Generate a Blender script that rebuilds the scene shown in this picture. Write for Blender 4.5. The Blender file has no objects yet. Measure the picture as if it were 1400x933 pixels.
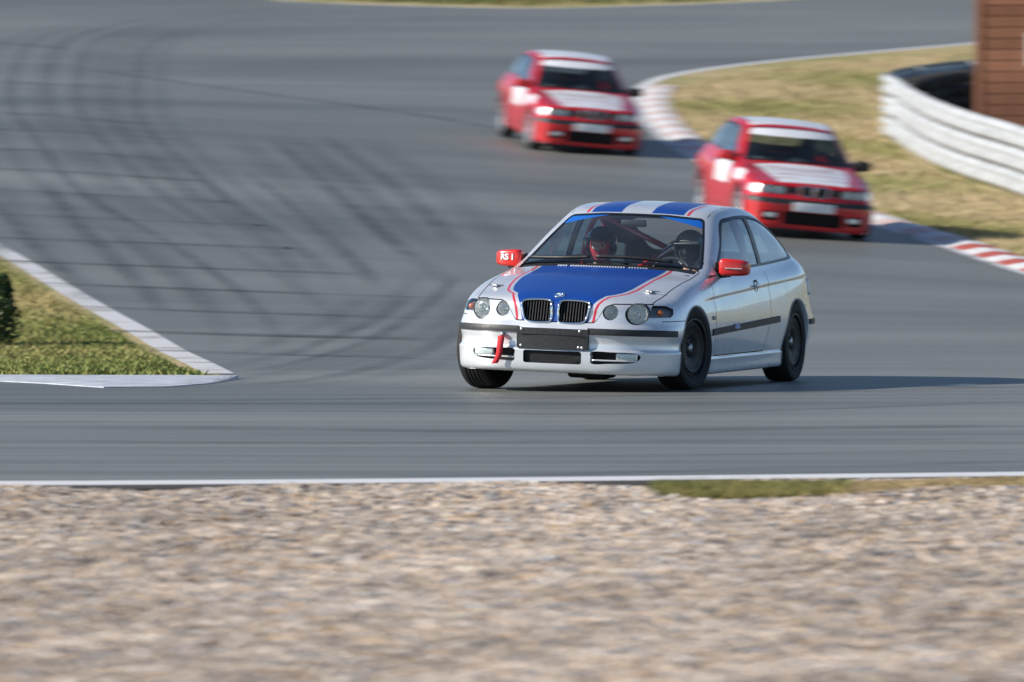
import bpy, bmesh, math, random
import numpy as np
from mathutils import Vector, Matrix
from mathutils.bvhtree import BVHTree

random.seed(7)
rng = np.random.default_rng(11)
scene = bpy.context.scene
COL = scene.collection

# ------------------------------------------------------------------ camera
F_PX, IMG_W, IMG_H = 9250.0, 1400.0, 933.0       # focal length in pixels of the photograph
CAM_H, HORIZON = 2.1, 144.0                      # eye height (m), horizon row of the photograph
PITCH = math.atan((IMG_H / 2 - HORIZON) / F_PX)
cam_data = bpy.data.cameras.new('camera')
cam = bpy.data.objects.new('camera', cam_data)
COL.objects.link(cam)
cam.location = (0, 0, CAM_H)
cam.rotation_euler = (math.pi / 2 - PITCH, 0, 0)
cam_data.sensor_width = 36.0
cam_data.lens = 36.0 * F_PX / IMG_W
cam_data.clip_start = 1.0
cam_data.clip_end = 6000
cam_data.dof.use_dof = True
cam_data.dof.focus_distance = 49.9
cam_data.dof.aperture_fstop = 5.0
cam_data.dof.aperture_ratio = 0.22
scene.camera = cam

# ------------------------------------------------------------------ sky and sun
SUN_DIR = Vector((-0.97, -0.17, 0.0)).normalized()
SUN_EL = math.radians(28)
sun_vec = Vector((SUN_DIR.x * math.cos(SUN_EL), SUN_DIR.y * math.cos(SUN_EL), math.sin(SUN_EL)))
world = bpy.data.worlds.new('World')
scene.world = world
world.use_nodes = True
wn = world.node_tree.nodes
wl = world.node_tree.links
for n in list(wn):
    wn.remove(n)
w_out = wn.new('ShaderNodeOutputWorld')
w_bg = wn.new('ShaderNodeBackground')
w_sky = wn.new('ShaderNodeTexSky')
w_sky.sky_type = 'NISHITA'
w_sky.sun_disc = False
w_sky.sun_elevation = SUN_EL
w_sky.sun_rotation = math.atan2(sun_vec.x, sun_vec.y)
w_sky.air_density = 0.75
w_sky.dust_density = 0.0
w_sky.ozone_density = 2.0
w_bg.inputs['Strength'].default_value = 0.095
wl.new(w_sky.outputs[0], w_bg.inputs['Color'])
wl.new(w_bg.outputs[0], w_out.inputs['Surface'])
sun_data = bpy.data.lights.new('sun', 'SUN')
sun_data.energy = 5.0
sun_data.angle = math.radians(0.5)
sun_data.color = (1.0, 0.93, 0.84)
sun = bpy.data.objects.new('sun', sun_data)
COL.objects.link(sun)
sun.rotation_euler = sun_vec.to_track_quat('Z', 'Y').to_euler()
sun.location = (-30, -10, 30)
scene.view_settings.view_transform = 'Standard'
scene.view_settings.look = 'None'
scene.view_settings.exposure = 0.40
scene.view_settings.gamma = 1.0
scene.view_settings.use_curve_mapping = False

# ------------------------------------------------------------------ materials
MATS = {}
def new_mat(name):
    m = bpy.data.materials.new(name)
    m.use_nodes = True
    MATS[name] = m
    nt = m.node_tree
    return m, nt.nodes, nt.links, nt.nodes['Principled BSDF']

def plain(name, col, rough=0.5, metal=0.0, coat=0.0, spec=0.5, vary=0.0, vscale=30.0, bump=0.0, bscale=200.0, emit=None):
    m, N, L, p = new_mat(name)
    p.inputs['Base Color'].default_value = (*col, 1)
    p.inputs['Roughness'].default_value = rough
    p.inputs['Metallic'].default_value = metal
    p.inputs['Coat Weight'].default_value = coat
    p.inputs['Coat Roughness'].default_value = 0.04
    p.inputs['Specular IOR Level'].default_value = spec
    tc = N.new('ShaderNodeTexCoord')
    if vary > 0:
        nz = N.new('ShaderNodeTexNoise'); nz.inputs['Scale'].default_value = vscale; nz.inputs['Detail'].default_value = 6
        L.new(tc.outputs['Object'], nz.inputs['Vector'])
        r = N.new('ShaderNodeMapRange')
        r.inputs['From Min'].default_value = 0.3; r.inputs['From Max'].default_value = 0.7
        r.inputs['To Min'].default_value = 1 - vary; r.inputs['To Max'].default_value = 1 + vary
        L.new(nz.outputs['Fac'], r.inputs['Value'])
        mx = N.new('ShaderNodeVectorMath'); mx.operation = 'SCALE'
        mx.inputs[0].default_value = col
        L.new(r.outputs[0], mx.inputs['Scale'])
        L.new(mx.outputs[0], p.inputs['Base Color'])
        r2 = N.new('ShaderNodeMapRange')
        r2.inputs['From Min'].default_value = 0.3; r2.inputs['From Max'].default_value = 0.7
        r2.inputs['To Min'].default_value = max(0.02, rough - 0.06); r2.inputs['To Max'].default_value = min(1, rough + 0.08)
        L.new(nz.outputs['Fac'], r2.inputs['Value'])
        L.new(r2.outputs[0], p.inputs['Roughness'])
    if bump > 0:
        nb = N.new('ShaderNodeTexNoise'); nb.inputs['Scale'].default_value = bscale; nb.inputs['Detail'].default_value = 4
        L.new(tc.outputs['Object'], nb.inputs['Vector'])
        b = N.new('ShaderNodeBump'); b.inputs['Strength'].default_value = bump; b.inputs['Distance'].default_value = 0.01
        L.new(nb.outputs['Fac'], b.inputs['Height'])
        L.new(b.outputs[0], p.inputs['Normal'])
    if emit:
        p.inputs['Emission Color'].default_value = (*emit[0], 1); p.inputs['Emission Strength'].default_value = emit[1]
    return m

plain('paint_silver', (0.76, 0.79, 0.82), 0.29, 0.38, 0.8, vary=0.02, vscale=6)
plain('paint_blue', (0.002, 0.050, 0.29), 0.42, 0.0, 0.25, vary=0.05, vscale=6)
plain('paint_stripe_red', (0.62, 0.03, 0.06), 0.35, 0.0, 0.5)
plain('paint_white', (0.80, 0.81, 0.83), 0.35, 0.0, 0.5, vary=0.03, vscale=6)
plain('paint_red', (0.52, 0.010, 0.015), 0.32, 0.0, 0.8, vary=0.05, vscale=6)
plain('mirror_red', (0.62, 0.02, 0.015), 0.28, 0.0, 0.6, vary=0.04, vscale=20)
plain('black_plastic', (0.018, 0.019, 0.021), 0.5, vary=0.2, vscale=40)
plain('black_trim', (0.010, 0.010, 0.012), 0.35, vary=0.1)
plain('gap_dark', (0.012, 0.012, 0.013), 0.9)
plain('cavity', (0.008, 0.008, 0.009), 0.95)
plain('lining', (0.075, 0.08, 0.088), 0.85, vary=0.15)
plain('rubber', (0.014, 0.014, 0.0155), 0.8, vary=0.25, vscale=25, bump=0.15, bscale=300)
plain('rim_black', (0.009, 0.0095, 0.011), 0.5, 0.0, spec=0.3, vary=0.15)
plain('rim_silver', (0.62, 0.63, 0.65), 0.33, 0.7, vary=0.08)
plain('steel', (0.42, 0.42, 0.43), 0.35, 0.9, vary=0.15)
plain('chrome', (0.82, 0.84, 0.86), 0.10, 1.0)
plain('reflector', (0.88, 0.89, 0.88), 0.30, 0.45, vary=0.10, vscale=60)
plain('lamp_grey', (0.18, 0.19, 0.20), 0.4, 0.2)
plain('amber', (0.65, 0.16, 0.02), 0.25, 0.0, 0.8)
plain('strap_red', (0.55, 0.02, 0.03), 0.8, vary=0.2, vscale=60, bump=0.3, bscale=500)
plain('cage_red', (0.55, 0.02, 0.025), 0.35, 0.0, 0.4)
plain('badge_blue', (0.02, 0.20, 0.60), 0.3, 0.0, 0.6)
plain('suit_dark', (0.035, 0.04, 0.05), 0.85, vary=0.3, vscale=12, bump=0.3, bscale=60)
plain('suit_light', (0.42, 0.42, 0.42), 0.85, vary=0.2, vscale=12)
plain('balaclava_red', (0.60, 0.02, 0.03), 0.85, vary=0.1, bump=0.3, bscale=80)
plain('skin', (0.55, 0.33, 0.25), 0.5, vary=0.08, vscale=30)
plain('eye_dark', (0.03, 0.025, 0.02), 0.25)
plain('helmet_black', (0.02, 0.021, 0.024), 0.18, 0.0, 0.8, vary=0.1)
plain('helmet_grey', (0.20, 0.21, 0.20), 0.25, 0.0, 0.8, vary=0.1)
plain('glove', (0.018, 0.018, 0.02), 0.8, bump=0.2)
plain('galvanised', (0.52, 0.54, 0.55), 0.5, 0.3, vary=0.2, vscale=5)
plain('galvanised_post', (0.40, 0.41, 0.41), 0.55, 0.4, vary=0.15, vscale=8)
plain('sign_white', (0.78, 0.78, 0.78), 0.5, vary=0.05)
plain('roof_felt', (0.05, 0.05, 0.055), 0.9, vary=0.2)
plain('leaf', (0.045, 0.085, 0.022), 0.6, vary=0.45, vscale=9)
plain('bark', (0.09, 0.065, 0.045), 0.9, vary=0.3, vscale=20)
plain('kerb_white', (0.66, 0.66, 0.66), 0.75, vary=0.18, vscale=7, bump=0.3, bscale=80)
plain('kerb_red', (0.42, 0.085, 0.06), 0.75, vary=0.22, vscale=7, bump=0.3, bscale=80)
plain('kerb_faded', (0.58, 0.45, 0.42), 0.75, vary=0.22, vscale=7, bump=0.3, bscale=80)
plain('kerb_grey', (0.45, 0.49, 0.54), 0.75, vary=0.18, vscale=4, bump=0.3, bscale=80)
plain('kerb_maroon', (0.10, 0.06, 0.06), 0.8, vary=0.2, vscale=6, bump=0.3, bscale=80)
plain('soil', (0.045, 0.038, 0.032), 0.95, vary=0.5, vscale=9, bump=0.6, bscale=60)

def timber():
    m, N, L, p = new_mat('timber')
    tc = N.new('ShaderNodeTexCoord')
    mp = N.new('ShaderNodeMapping'); mp.inputs['Scale'].default_value = (1.5, 1.5, 22)
    nz = N.new('ShaderNodeTexNoise'); nz.inputs['Scale'].default_value = 3; nz.inputs['Detail'].default_value = 8
    oi = N.new('ShaderNodeObjectInfo')
    ad = N.new('ShaderNodeMath'); ad.operation = 'MULTIPLY_ADD'; ad.inputs[1].default_value = 0.45; 
    cr = N.new('ShaderNodeValToRGB')
    cr.color_ramp.elements[0].color = (0.16, 0.062, 0.034, 1); cr.color_ramp.elements[0].position = 0.3
    cr.color_ramp.elements[1].color = (0.36, 0.16, 0.09, 1); cr.color_ramp.elements[1].position = 0.95
    L.new(tc.outputs['Object'], mp.inputs['Vector']); L.new(mp.outputs[0], nz.inputs['Vector'])
    L.new(oi.outputs['Random'], ad.inputs[0]); L.new(nz.outputs['Fac'], ad.inputs[2])
    L.new(ad.outputs[0], cr.inputs[0]); L.new(cr.outputs[0], p.inputs['Base Color'])
    p.inputs['Roughness'].default_value = 0.85
timber()

def glass(name, tint, refl_rough=0.01, ior=1.5, veil=0.0, boost=1.0):
    m = bpy.data.materials.new(name); m.use_nodes = True; MATS[name] = m
    N, L = m.node_tree.nodes, m.node_tree.links
    N.remove(N['Principled BSDF'])
    out = N['Material Output']
    tr = N.new('ShaderNodeBsdfTransparent'); tr.inputs[0].default_value = (*tint, 1)
    gl = N.new('ShaderNodeBsdfGlossy'); gl.inputs['Roughness'].default_value = refl_rough
    lw = N.new('ShaderNodeLayerWeight'); lw.inputs['Blend'].default_value = 0.5      # Schlick reflectance, the same from both sides of the thin pane
    pw = N.new('ShaderNodeMath'); pw.operation = 'POWER'; pw.inputs[1].default_value = 5.0; L.new(lw.outputs['Facing'], pw.inputs[0])
    fr = N.new('ShaderNodeMath'); fr.operation = 'MULTIPLY_ADD'; fr.inputs[1].default_value = 0.95; fr.inputs[2].default_value = 0.045; L.new(pw.outputs[0], fr.inputs[0])
    mu = N.new('ShaderNodeMath'); mu.operation = 'MULTIPLY'; mu.inputs[1].default_value = boost; mu.use_clamp = True
    mx = N.new('ShaderNodeMixShader')
    L.new(fr.outputs[0], mu.inputs[0]); L.new(mu.outputs[0], mx.inputs[0])
    L.new(tr.outputs[0], mx.inputs[1]); L.new(gl.outputs[0], mx.inputs[2])
    if veil > 0:      # thin dusty film whose pale colour stands in for the reflected sky veil, patchy
        df = N.new('ShaderNodeBsdfDiffuse'); df.inputs[0].default_value = (0.55, 0.60, 0.62, 1)
        tc = N.new('ShaderNodeTexCoord'); nz = N.new('ShaderNodeTexNoise'); nz.inputs['Scale'].default_value = 3.5; nz.inputs['Detail'].default_value = 5
        L.new(tc.outputs['Object'], nz.inputs['Vector'])
        r = N.new('ShaderNodeMapRange'); r.inputs['From Min'].default_value = 0.3; r.inputs['From Max'].default_value = 0.7
        r.inputs['To Min'].default_value = veil * 0.5; r.inputs['To Max'].default_value = veil * 1.5
        L.new(nz.outputs['Fac'], r.inputs['Value'])
        m2 = N.new('ShaderNodeMixShader'); L.new(r.outputs[0], m2.inputs[0]); L.new(mx.outputs[0], m2.inputs[1]); L.new(df.outputs[0], m2.inputs[2])
        L.new(m2.outputs[0], out.inputs['Surface'])
    else:
        L.new(mx.outputs[0], out.inputs['Surface'])
glass('glass_screen', (0.92, 0.96, 0.97), boost=1.8, veil=0.022)
glass('glass_side', (0.58, 0.88, 1.0), boost=1.9, veil=0.015)
glass('glass_tint', (0.42, 0.48, 0.52), boost=1.3, veil=0.01)
glass('glass_lamp', (0.90, 0.93, 0.93), boost=1.4)
glass('glass_dark', (0.80, 0.86, 0.87), boost=1.5)
def tinted_strip():
    m, N, L, p = new_mat('sun_strip')
    p.inputs['Base Color'].default_value = (0.012, 0.13, 0.52, 1); p.inputs['Roughness'].default_value = 0.15
tinted_strip()

def asphalt():
    m, N, L, p = new_mat('asphalt')
    tc = N.new('ShaderNodeTexCoord')
    big = N.new('ShaderNodeTexNoise'); big.inputs['Scale'].default_value = 0.16; big.inputs['Detail'].default_value = 5; big.inputs['Roughness'].default_value = 0.6
    mpb = N.new('ShaderNodeMapping'); mpb.inputs['Scale'].default_value = (0.35, 1.1, 1)
    L.new(tc.outputs['Object'], mpb.inputs['Vector']); L.new(mpb.outputs[0], big.inputs['Vector'])
    # long streaks of laid rubber and paving passes, along the near straight
    mps = N.new('ShaderNodeMapping'); mps.inputs['Scale'].default_value = (0.06, 2.6, 1); mps.inputs['Rotation'].default_value = (0, 0, math.radians(1.5))
    st = N.new('ShaderNodeTexNoise'); st.inputs['Scale'].default_value = 1.0; st.inputs['Detail'].default_value = 6; st.inputs['Roughness'].default_value = 0.65
    L.new(tc.outputs['Object'], mps.inputs['Vector']); L.new(mps.outputs[0], st.inputs['Vector'])
    fine = N.new('ShaderNodeTexNoise'); fine.inputs['Scale'].default_value = 90; fine.inputs['Detail'].default_value = 3
    L.new(tc.outputs['Object'], fine.inputs['Vector'])
    # streak only near the straight (world Y < 56): paving of that stretch runs along X
    sep = N.new('ShaderNodeSeparateXYZ'); L.new(tc.outputs['Object'], sep.inputs[0])
    mask = N.new('ShaderNodeMapRange'); mask.inputs['From Min'].default_value = 60; mask.inputs['From Max'].default_value = 48
    mask.inputs['To Min'].default_value = 0.15; mask.inputs['To Max'].default_value = 1.0
    L.new(sep.outputs['Y'], mask.inputs['Value'])
    s0 = N.new('ShaderNodeMath'); s0.operation = 'SUBTRACT'; s0.inputs[1].default_value = 0.5; L.new(st.outputs['Fac'], s0.inputs[0])
    s1 = N.new('ShaderNodeMath'); s1.operation = 'MULTIPLY'; L.new(s0.outputs[0], s1.inputs[0]); L.new(mask.outputs[0], s1.inputs[1])
    b0 = N.new('ShaderNodeMath'); b0.operation = 'SUBTRACT'; b0.inputs[1].default_value = 0.5; L.new(big.outputs['Fac'], b0.inputs[0])
    b1 = N.new('ShaderNodeMath'); b1.operation = 'MULTIPLY_ADD'; b1.inputs[1].default_value = 1.5; b1.inputs[2].default_value = 1.0; L.new(b0.outputs[0], b1.inputs[0])
    a1 = N.new('ShaderNodeMath'); a1.operation = 'MULTIPLY_ADD'; a1.inputs[1].default_value = 1.7; L.new(s1.outputs[0], a1.inputs[0]); L.new(b1.outputs[0], a1.inputs[2])
    f0 = N.new('ShaderNodeMath'); f0.operation = 'SUBTRACT'; f0.inputs[1].default_value = 0.5; L.new(fine.outputs['Fac'], f0.inputs[0])
    f1 = N.new('ShaderNodeMath'); f1.operation = 'MULTIPLY_ADD'; f1.inputs[1].default_value = 0.7; L.new(f0.outputs[0], f1.inputs[0]); L.new(a1.outputs[0], f1.inputs[2])
    hue = N.new('ShaderNodeMix'); hue.data_type = 'RGBA'
    hue.inputs['A'].default_value = (0.143, 0.156, 0.143, 1); hue.inputs['B'].default_value = (0.168, 0.168, 0.154, 1)
    L.new(big.outputs['Fac'], hue.inputs['Factor'])
    sc = N.new('ShaderNodeVectorMath'); sc.operation = 'SCALE'; L.new(hue.outputs['Result'], sc.inputs[0]); L.new(f1.outputs[0], sc.inputs['Scale'])
    L.new(sc.outputs[0], p.inputs['Base Color'])
    p.inputs['Roughness'].default_value = 0.52
    p.inputs['Specular IOR Level'].default_value = 0.55
    bp = N.new('ShaderNodeBump'); bp.inputs['Strength'].default_value = 0.35; bp.inputs['Distance'].default_value = 0.006
    L.new(fine.outputs['Fac'], bp.inputs['Height']); L.new(bp.outputs[0], p.inputs['Normal'])
asphalt()

def grass_mat():
    m, N, L, p = new_mat('grass_ground')
    tc = N.new('ShaderNodeTexCoord')
    a = N.new('ShaderNodeTexNoise'); a.inputs['Scale'].default_value = 0.35; a.inputs['Detail'].default_value = 7; a.inputs['Roughness'].default_value = 0.65
    b = N.new('ShaderNodeTexNoise'); b.inputs['Scale'].default_value = 14; b.inputs['Detail'].default_value = 6
    mp = N.new('ShaderNodeMapping'); mp.inputs['Scale'].default_value = (0.6, 1.6, 1)
    L.new(tc.outputs['Object'], mp.inputs['Vector']); L.new(mp.outputs[0], a.inputs['Vector']); L.new(tc.outputs['Object'], b.inputs['Vector'])
    ad = N.new('ShaderNodeMath'); ad.operation = 'MULTIPLY_ADD'; ad.inputs[1].default_value = 0.45
    L.new(b.outputs['Fac'], ad.inputs[0]); L.new(a.outputs['Fac'], ad.inputs[2])
    cr = N.new('ShaderNodeValToRGB'); e = cr.color_ramp.elements
    e[0].position = 0.50; e[0].color = (0.17, 0.18, 0.06, 1)
    e[1].position = 0.84; e[1].color = (0.46, 0.37, 0.21, 1)
    e.new(0.62).color = (0.25, 0.245, 0.095, 1)
    e.new(0.70).color = (0.36, 0.31, 0.15, 1)
    L.new(ad.outputs[0], cr.inputs[0]); L.new(cr.outputs[0], p.inputs['Base Color'])
    p.inputs['Roughness'].default_value = 0.95; p.inputs['Specular IOR Level'].default_value = 0.1
    bp = N.new('ShaderNodeBump'); bp.inputs['Strength'].default_value = 0.8; bp.inputs['Distance'].default_value = 0.05
    L.new(b.outputs['Fac'], bp.inputs['Height']); L.new(bp.outputs[0], p.inputs['Normal'])
grass_mat()

def gravel_ground():
    m, N, L, p = new_mat('gravel_ground')
    tc = N.new('ShaderNodeTexCoord')
    v = N.new('ShaderNodeTexVoronoi'); v.inputs['Scale'].default_value = 34
    L.new(tc.outputs['Object'], v.inputs['Vector'])
    cr = N.new('ShaderNodeValToRGB'); e = cr.color_ramp.elements
    e[0].color = (0.16, 0.14, 0.12, 1); e[1].color = (0.50, 0.44, 0.38, 1)
    sp = N.new('ShaderNodeSeparateColor'); L.new(v.outputs['Color'], sp.inputs[0])
    L.new(sp.outputs[0], cr.inputs[0]); L.new(cr.outputs[0], p.inputs['Base Color'])
    p.inputs['Roughness'].default_value = 0.95
    bp = N.new('ShaderNodeBump'); bp.inputs['Strength'].default_value = 1; bp.inputs['Distance'].default_value = 0.02; bp.invert = True
    L.new(v.outputs['Distance'], bp.inputs['Height']); L.new(bp.outputs[0], p.inputs['Normal'])
gravel_ground()

def attr_mat(name, rough=0.9):
    m, N, L, p = new_mat(name)
    at = N.new('ShaderNodeAttribute'); at.attribute_name = 'tone'
    L.new(at.outputs['Color'], p.inputs['Base Color'])
    p.inputs['Roughness'].default_value = rough; p.inputs['Specular IOR Level'].default_value = 0.25
attr_mat('stone', 0.85)
attr_mat('blade', 0.8)

def wear_mat(name, col, strength, soft=True, nscale=3.0, lo=0.3, hi=0.65):
    """rubber, worn paint or drawn shadow lines on the road: covers it only partly"""
    m = bpy.data.materials.new(name); m.use_nodes = True; MATS[name] = m
    N, L = m.node_tree.nodes, m.node_tree.links
    p = N['Principled BSDF']; out = N['Material Output']
    p.inputs['Base Color'].default_value = (*col, 1); p.inputs['Roughness'].default_value = 0.6
    tr = N.new('ShaderNodeBsdfTransparent'); mx = N.new('ShaderNodeMixShader')
    tc = N.new('ShaderNodeTexCoord'); nz = N.new('ShaderNodeTexNoise'); nz.inputs['Scale'].default_value = nscale; nz.inputs['Detail'].default_value = 6
    L.new(tc.outputs['Object'], nz.inputs['Vector'])
    r = N.new('ShaderNodeMapRange'); r.inputs['From Min'].default_value = lo; r.inputs['From Max'].default_value = hi
    r.inputs['To Max'].default_value = strength
    L.new(nz.outputs['Fac'], r.inputs['Value'])
    fac = r.outputs[0]
    if soft:
        uv = N.new('ShaderNodeUVMap'); sp = N.new('ShaderNodeSeparateXYZ'); L.new(uv.outputs[0], sp.inputs[0])
        a = N.new('ShaderNodeMath'); a.operation = 'PINGPONG'; a.inputs[1].default_value = 0.5; L.new(sp.outputs['Y'], a.inputs[0])
        b = N.new('ShaderNodeMapRange'); b.interpolation_type = 'SMOOTHSTEP'; b.inputs['From Min'].default_value = 0; b.inputs['From Max'].default_value = 0.45; L.new(a.outputs[0], b.inputs['Value'])
        a2 = N.new('ShaderNodeMath'); a2.operation = 'PINGPONG'; a2.inputs[1].default_value = 0.5; L.new(sp.outputs['X'], a2.inputs[0])
        b2 = N.new('ShaderNodeMapRange'); b2.interpolation_type = 'SMOOTHSTEP'; b2.inputs['From Min'].default_value = 0; b2.inputs['From Max'].default_value = 0.16; L.new(a2.outputs[0], b2.inputs['Value'])
        mu = N.new('ShaderNodeMath'); mu.operation = 'MULTIPLY'; L.new(fac, mu.inputs[0]); L.new(b.outputs[0], mu.inputs[1])
        mu2 = N.new('ShaderNodeMath'); mu2.operation = 'MULTIPLY'; L.new(mu.outputs[0], mu2.inputs[0]); L.new(b2.outputs[0], mu2.inputs[1])
        fac = mu2.outputs[0]
    L.new(fac, mx.inputs[0]); L.new(tr.outputs[0], mx.inputs[1]); L.new(p.outputs[0], mx.inputs[2]); L.new(mx.outputs[0], out.inputs['Surface'])
wear_mat('skid', (0.055, 0.062, 0.068), 0.36, nscale=1.3, lo=0.15, hi=0.6)
wear_mat('skid_faint', (0.065, 0.073, 0.078), 0.26, nscale=0.9, lo=0.15, hi=0.6)
wear_mat('skid_trace', (0.065, 0.073, 0.078), 0.13, nscale=0.9, lo=0.15, hi=0.6)
wear_mat('seam_or_shadow', (0.03, 0.034, 0.038), 0.62, nscale=0.8, lo=0.2, hi=0.6)  # shared by the paving joint and the strips painted as fence wire shadow
wear_mat('line_paint', (0.72, 0.72, 0.72), 0.97, soft=False, nscale=2.5, lo=0.12, hi=0.38)
wear_mat('line_worn', (0.66, 0.66, 0.66), 0.92, soft=False, nscale=1.2, lo=0.15, hi=0.5)

# ------------------------------------------------------------------ small helpers
def link(o, parent=None):
    COL.objects.link(o)
    if parent is not None:
        o.parent = parent
    return o

def tag(o, label=None, cat=None, group=None, kind=None):
    if label: o['label'] = label
    if cat: o['category'] = cat
    if group: o['group'] = group
    if kind: o['kind'] = kind
    return o

def empty(name, loc=(0, 0, 0), rot=(0, 0, 0)):
    o = bpy.data.objects.new(name, None)
    o.empty_display_size = 0.2
    o.location = loc; o.rotation_euler = rot
    COL.objects.link(o)
    return o

def mesh_obj(name, V, F, mats, parent=None, mi=None, smooth=True, normals=None, matrix=None):
    me = bpy.data.meshes.new(name)
    me.from_pydata([tuple(v) for v in V], [], [tuple(f) for f in F])
    if isinstance(mats, str): mats = [mats]
    for m in mats: me.materials.append(MATS[m])
    if mi is not None: me.polygons.foreach_set('material_index', np.asarray(mi, dtype=np.int32))
    if smooth: me.polygons.foreach_set('use_smooth', np.ones(len(F), dtype=bool))
    me.update()
    if normals is not None:
        me.normals_split_custom_set_from_vertices([tuple(n) for n in normals])
    o = bpy.data.objects.new(name, me)
    link(o, parent)
    if matrix is not None: o.matrix_basis = matrix
    return o

class MB:
    """collects shapes into one mesh"""
    def __init__(s): s.V, s.F, s.M = [], [], []
    def add(s, V, F, m=0):
        k = len(s.V); s.V += [tuple(v) for v in V]; s.F += [tuple(i + k for i in f) for f in F]; s.M += [m] * len(F); return s
    def box(s, c, d, m=0, R=None, bev=0.0):
        hx, hy, hz = d[0] / 2, d[1] / 2, d[2] / 2
        if bev <= 0:
            P = [(x, y, z) for z in (-hz, hz) for y in (-hy, hy) for x in (-hx, hx)]
            F = [(0, 2, 3, 1), (4, 5, 7, 6), (0, 1, 5, 4), (2, 6, 7, 3), (0, 4, 6, 2), (1, 3, 7, 5)]
        else:
            bm = bmesh.new(); bmesh.ops.create_cube(bm, size=1)
            for v in bm.verts: v.co = Vector((v.co.x * d[0], v.co.y * d[1], v.co.z * d[2]))
            bmesh.ops.bevel(bm, geom=list(bm.edges), offset=bev, segments=3, profile=0.5, affect='EDGES')
            bm.verts.index_update()
            P = [tuple(v.co) for v in bm.verts]; F = [tuple(v.index for v in f.verts) for f in bm.faces]; bm.free()
        Q = []
        for p in P:
            p = Vector(p)
            if R is not None: p = R @ p
            Q.append(p + Vector(c))
        return s.add(Q, F, m)
    def tube(s, path, r, n=10, m=0, caps=True, closed=False):
        path = [Vector(p) for p in path]; N = len(path)
        rs = r if isinstance(r, (list, tuple)) else [r] * N
        V, F = [], []
        up = None
        for i, p in enumerate(path):
            if closed: t = path[(i + 1) % N] - path[i - 1]
            else: t = path[min(i + 1, N - 1)] - path[max(i - 1, 0)]
            t = t.normalized() if t.length > 1e-9 else Vector((0, 0, 1))
            if up is None: up = t.orthogonal().normalized()
            up = (up - t * up.dot(t)).normalized(); sd = t.cross(up)
            for k in range(n):
                a = 2 * math.pi * k / n
                V.append(p + (up * math.cos(a) + sd * math.sin(a)) * rs[i])
        for i in range(N if closed else N - 1):
            j = (i + 1) % N
            for k in range(n):
                F.append((i * n + k, i * n + (k + 1) % n, j * n + (k + 1) % n, j * n + k))
        if caps and not closed:
            F.append(tuple(range(n))[::-1]); F.append(tuple((N - 1) * n + k for k in range(n)))
        return s.add(V, F, m)
    def lathe(s, prof, n=32, m=0, R=None, c=(0, 0, 0), closed=False):
        """prof: (radius, axial) turned round local X"""
        V, F = [], []
        N = len(prof)
        for (r, a) in prof:
            for k in range(n):
                t = 2 * math.pi * k / n
                p = Vector((a, r * math.cos(t), r * math.sin(t)))
                if R is not None: p = R @ p
                V.append(p + Vector(c))
        for i in range(N if closed else N - 1):
            j = (i + 1) % N
            for k in range(n):
                F.append((i * n + k, j * n + k, j * n + (k + 1) % n, i * n + (k + 1) % n))
        return s.add(V, F, m)
    def ellipsoid(s, c, r, nu=20, nv=12, m=0, R=None, f=None):
        V, F = [], []
        for i in range(nv + 1):
            ph = math.pi * i / nv
            for k in range(nu):
                t = 2 * math.pi * k / nu
                p = Vector((math.sin(ph) * math.cos(t), math.sin(ph) * math.sin(t), math.cos(ph)))
                if f: p = f(p)
                p = Vector((p.x * r[0], p.y * r[1], p.z * r[2]))
                if R is not None: p = R @ p
                V.append(p + Vector(c))
        for i in range(nv):
            for k in range(nu):
                F.append((i * nu + k, (i + 1) * nu + k, (i + 1) * nu + (k + 1) % nu, i * nu + (k + 1) % nu))
        return s.add(V, F, m)
    def build(s, name, mats, parent=None, smooth=True, matrix=None, autosmooth=None):
        o = mesh_obj(name, s.V, s.F, mats, parent, s.M, smooth, None, matrix)
        if autosmooth is not None:
            o.data.set_sharp_from_angle(angle=math.radians(autosmooth))
        return o

def spline(pts, per=8, closed=False):
    P = [np.array(p, float) for p in pts]; n = len(P); out = []
    rngi = range(n if closed else n - 1)
    for i in rngi:
        if closed: a, b, c, d = P[i - 1], P[i], P[(i + 1) % n], P[(i + 2) % n]
        else:
            b, c = P[i], P[i + 1]
            a = P[i - 1] if i > 0 else 2 * b - c
            d = P[i + 2] if i + 2 < n else 2 * c - b
        for k in range(per):
            t = k / per
            out.append(0.5 * ((2 * b) + (-a + c) * t + (2 * a - 5 * b + 4 * c - d) * t * t + (-a + 3 * b - 3 * c + d) * t ** 3))
    if not closed: out.append(P[-1])
    return np.array(out)

def sd_poly(P, poly):
    P = np.asarray(P, float); poly = np.asarray(poly, float)
    d = np.full(len(P), 1e18); inside = np.zeros(len(P), bool)
    n = len(poly); j = n - 1
    for i in range(n):
        a, b = poly[i], poly[j]
        e = b - a; w = P - a
        t = np.clip((w @ e) / max(e @ e, 1e-18), 0, 1)
        q = w - t[:, None] * e
        d = np.minimum(d, (q * q).sum(1))
        c1 = (a[1] > P[:, 1]) != (b[1] > P[:, 1])
        with np.errstate(divide='ignore', invalid='ignore'):
            xi = (b[0] - a[0]) * (P[:, 1] - a[1]) / (b[1] - a[1]) + a[0]
        inside ^= c1 & (P[:, 0] < xi)
        j = i
    d = np.sqrt(d)
    return np.where(inside, -d, d)

def rrect(x0, x1, y0, y1, r, n=5):
    out = []
    for (cx, cy, a0) in ((x1 - r, y1 - r, 0), (x0 + r, y1 - r, 90), (x0 + r, y0 + r, 180), (x1 - r, y0 + r, 270)):
        for k in range(n + 1):
            a = math.radians(a0 + 90 * k / n); out.append((cx + r * math.cos(a), cy + r * math.sin(a)))
    return out

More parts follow.
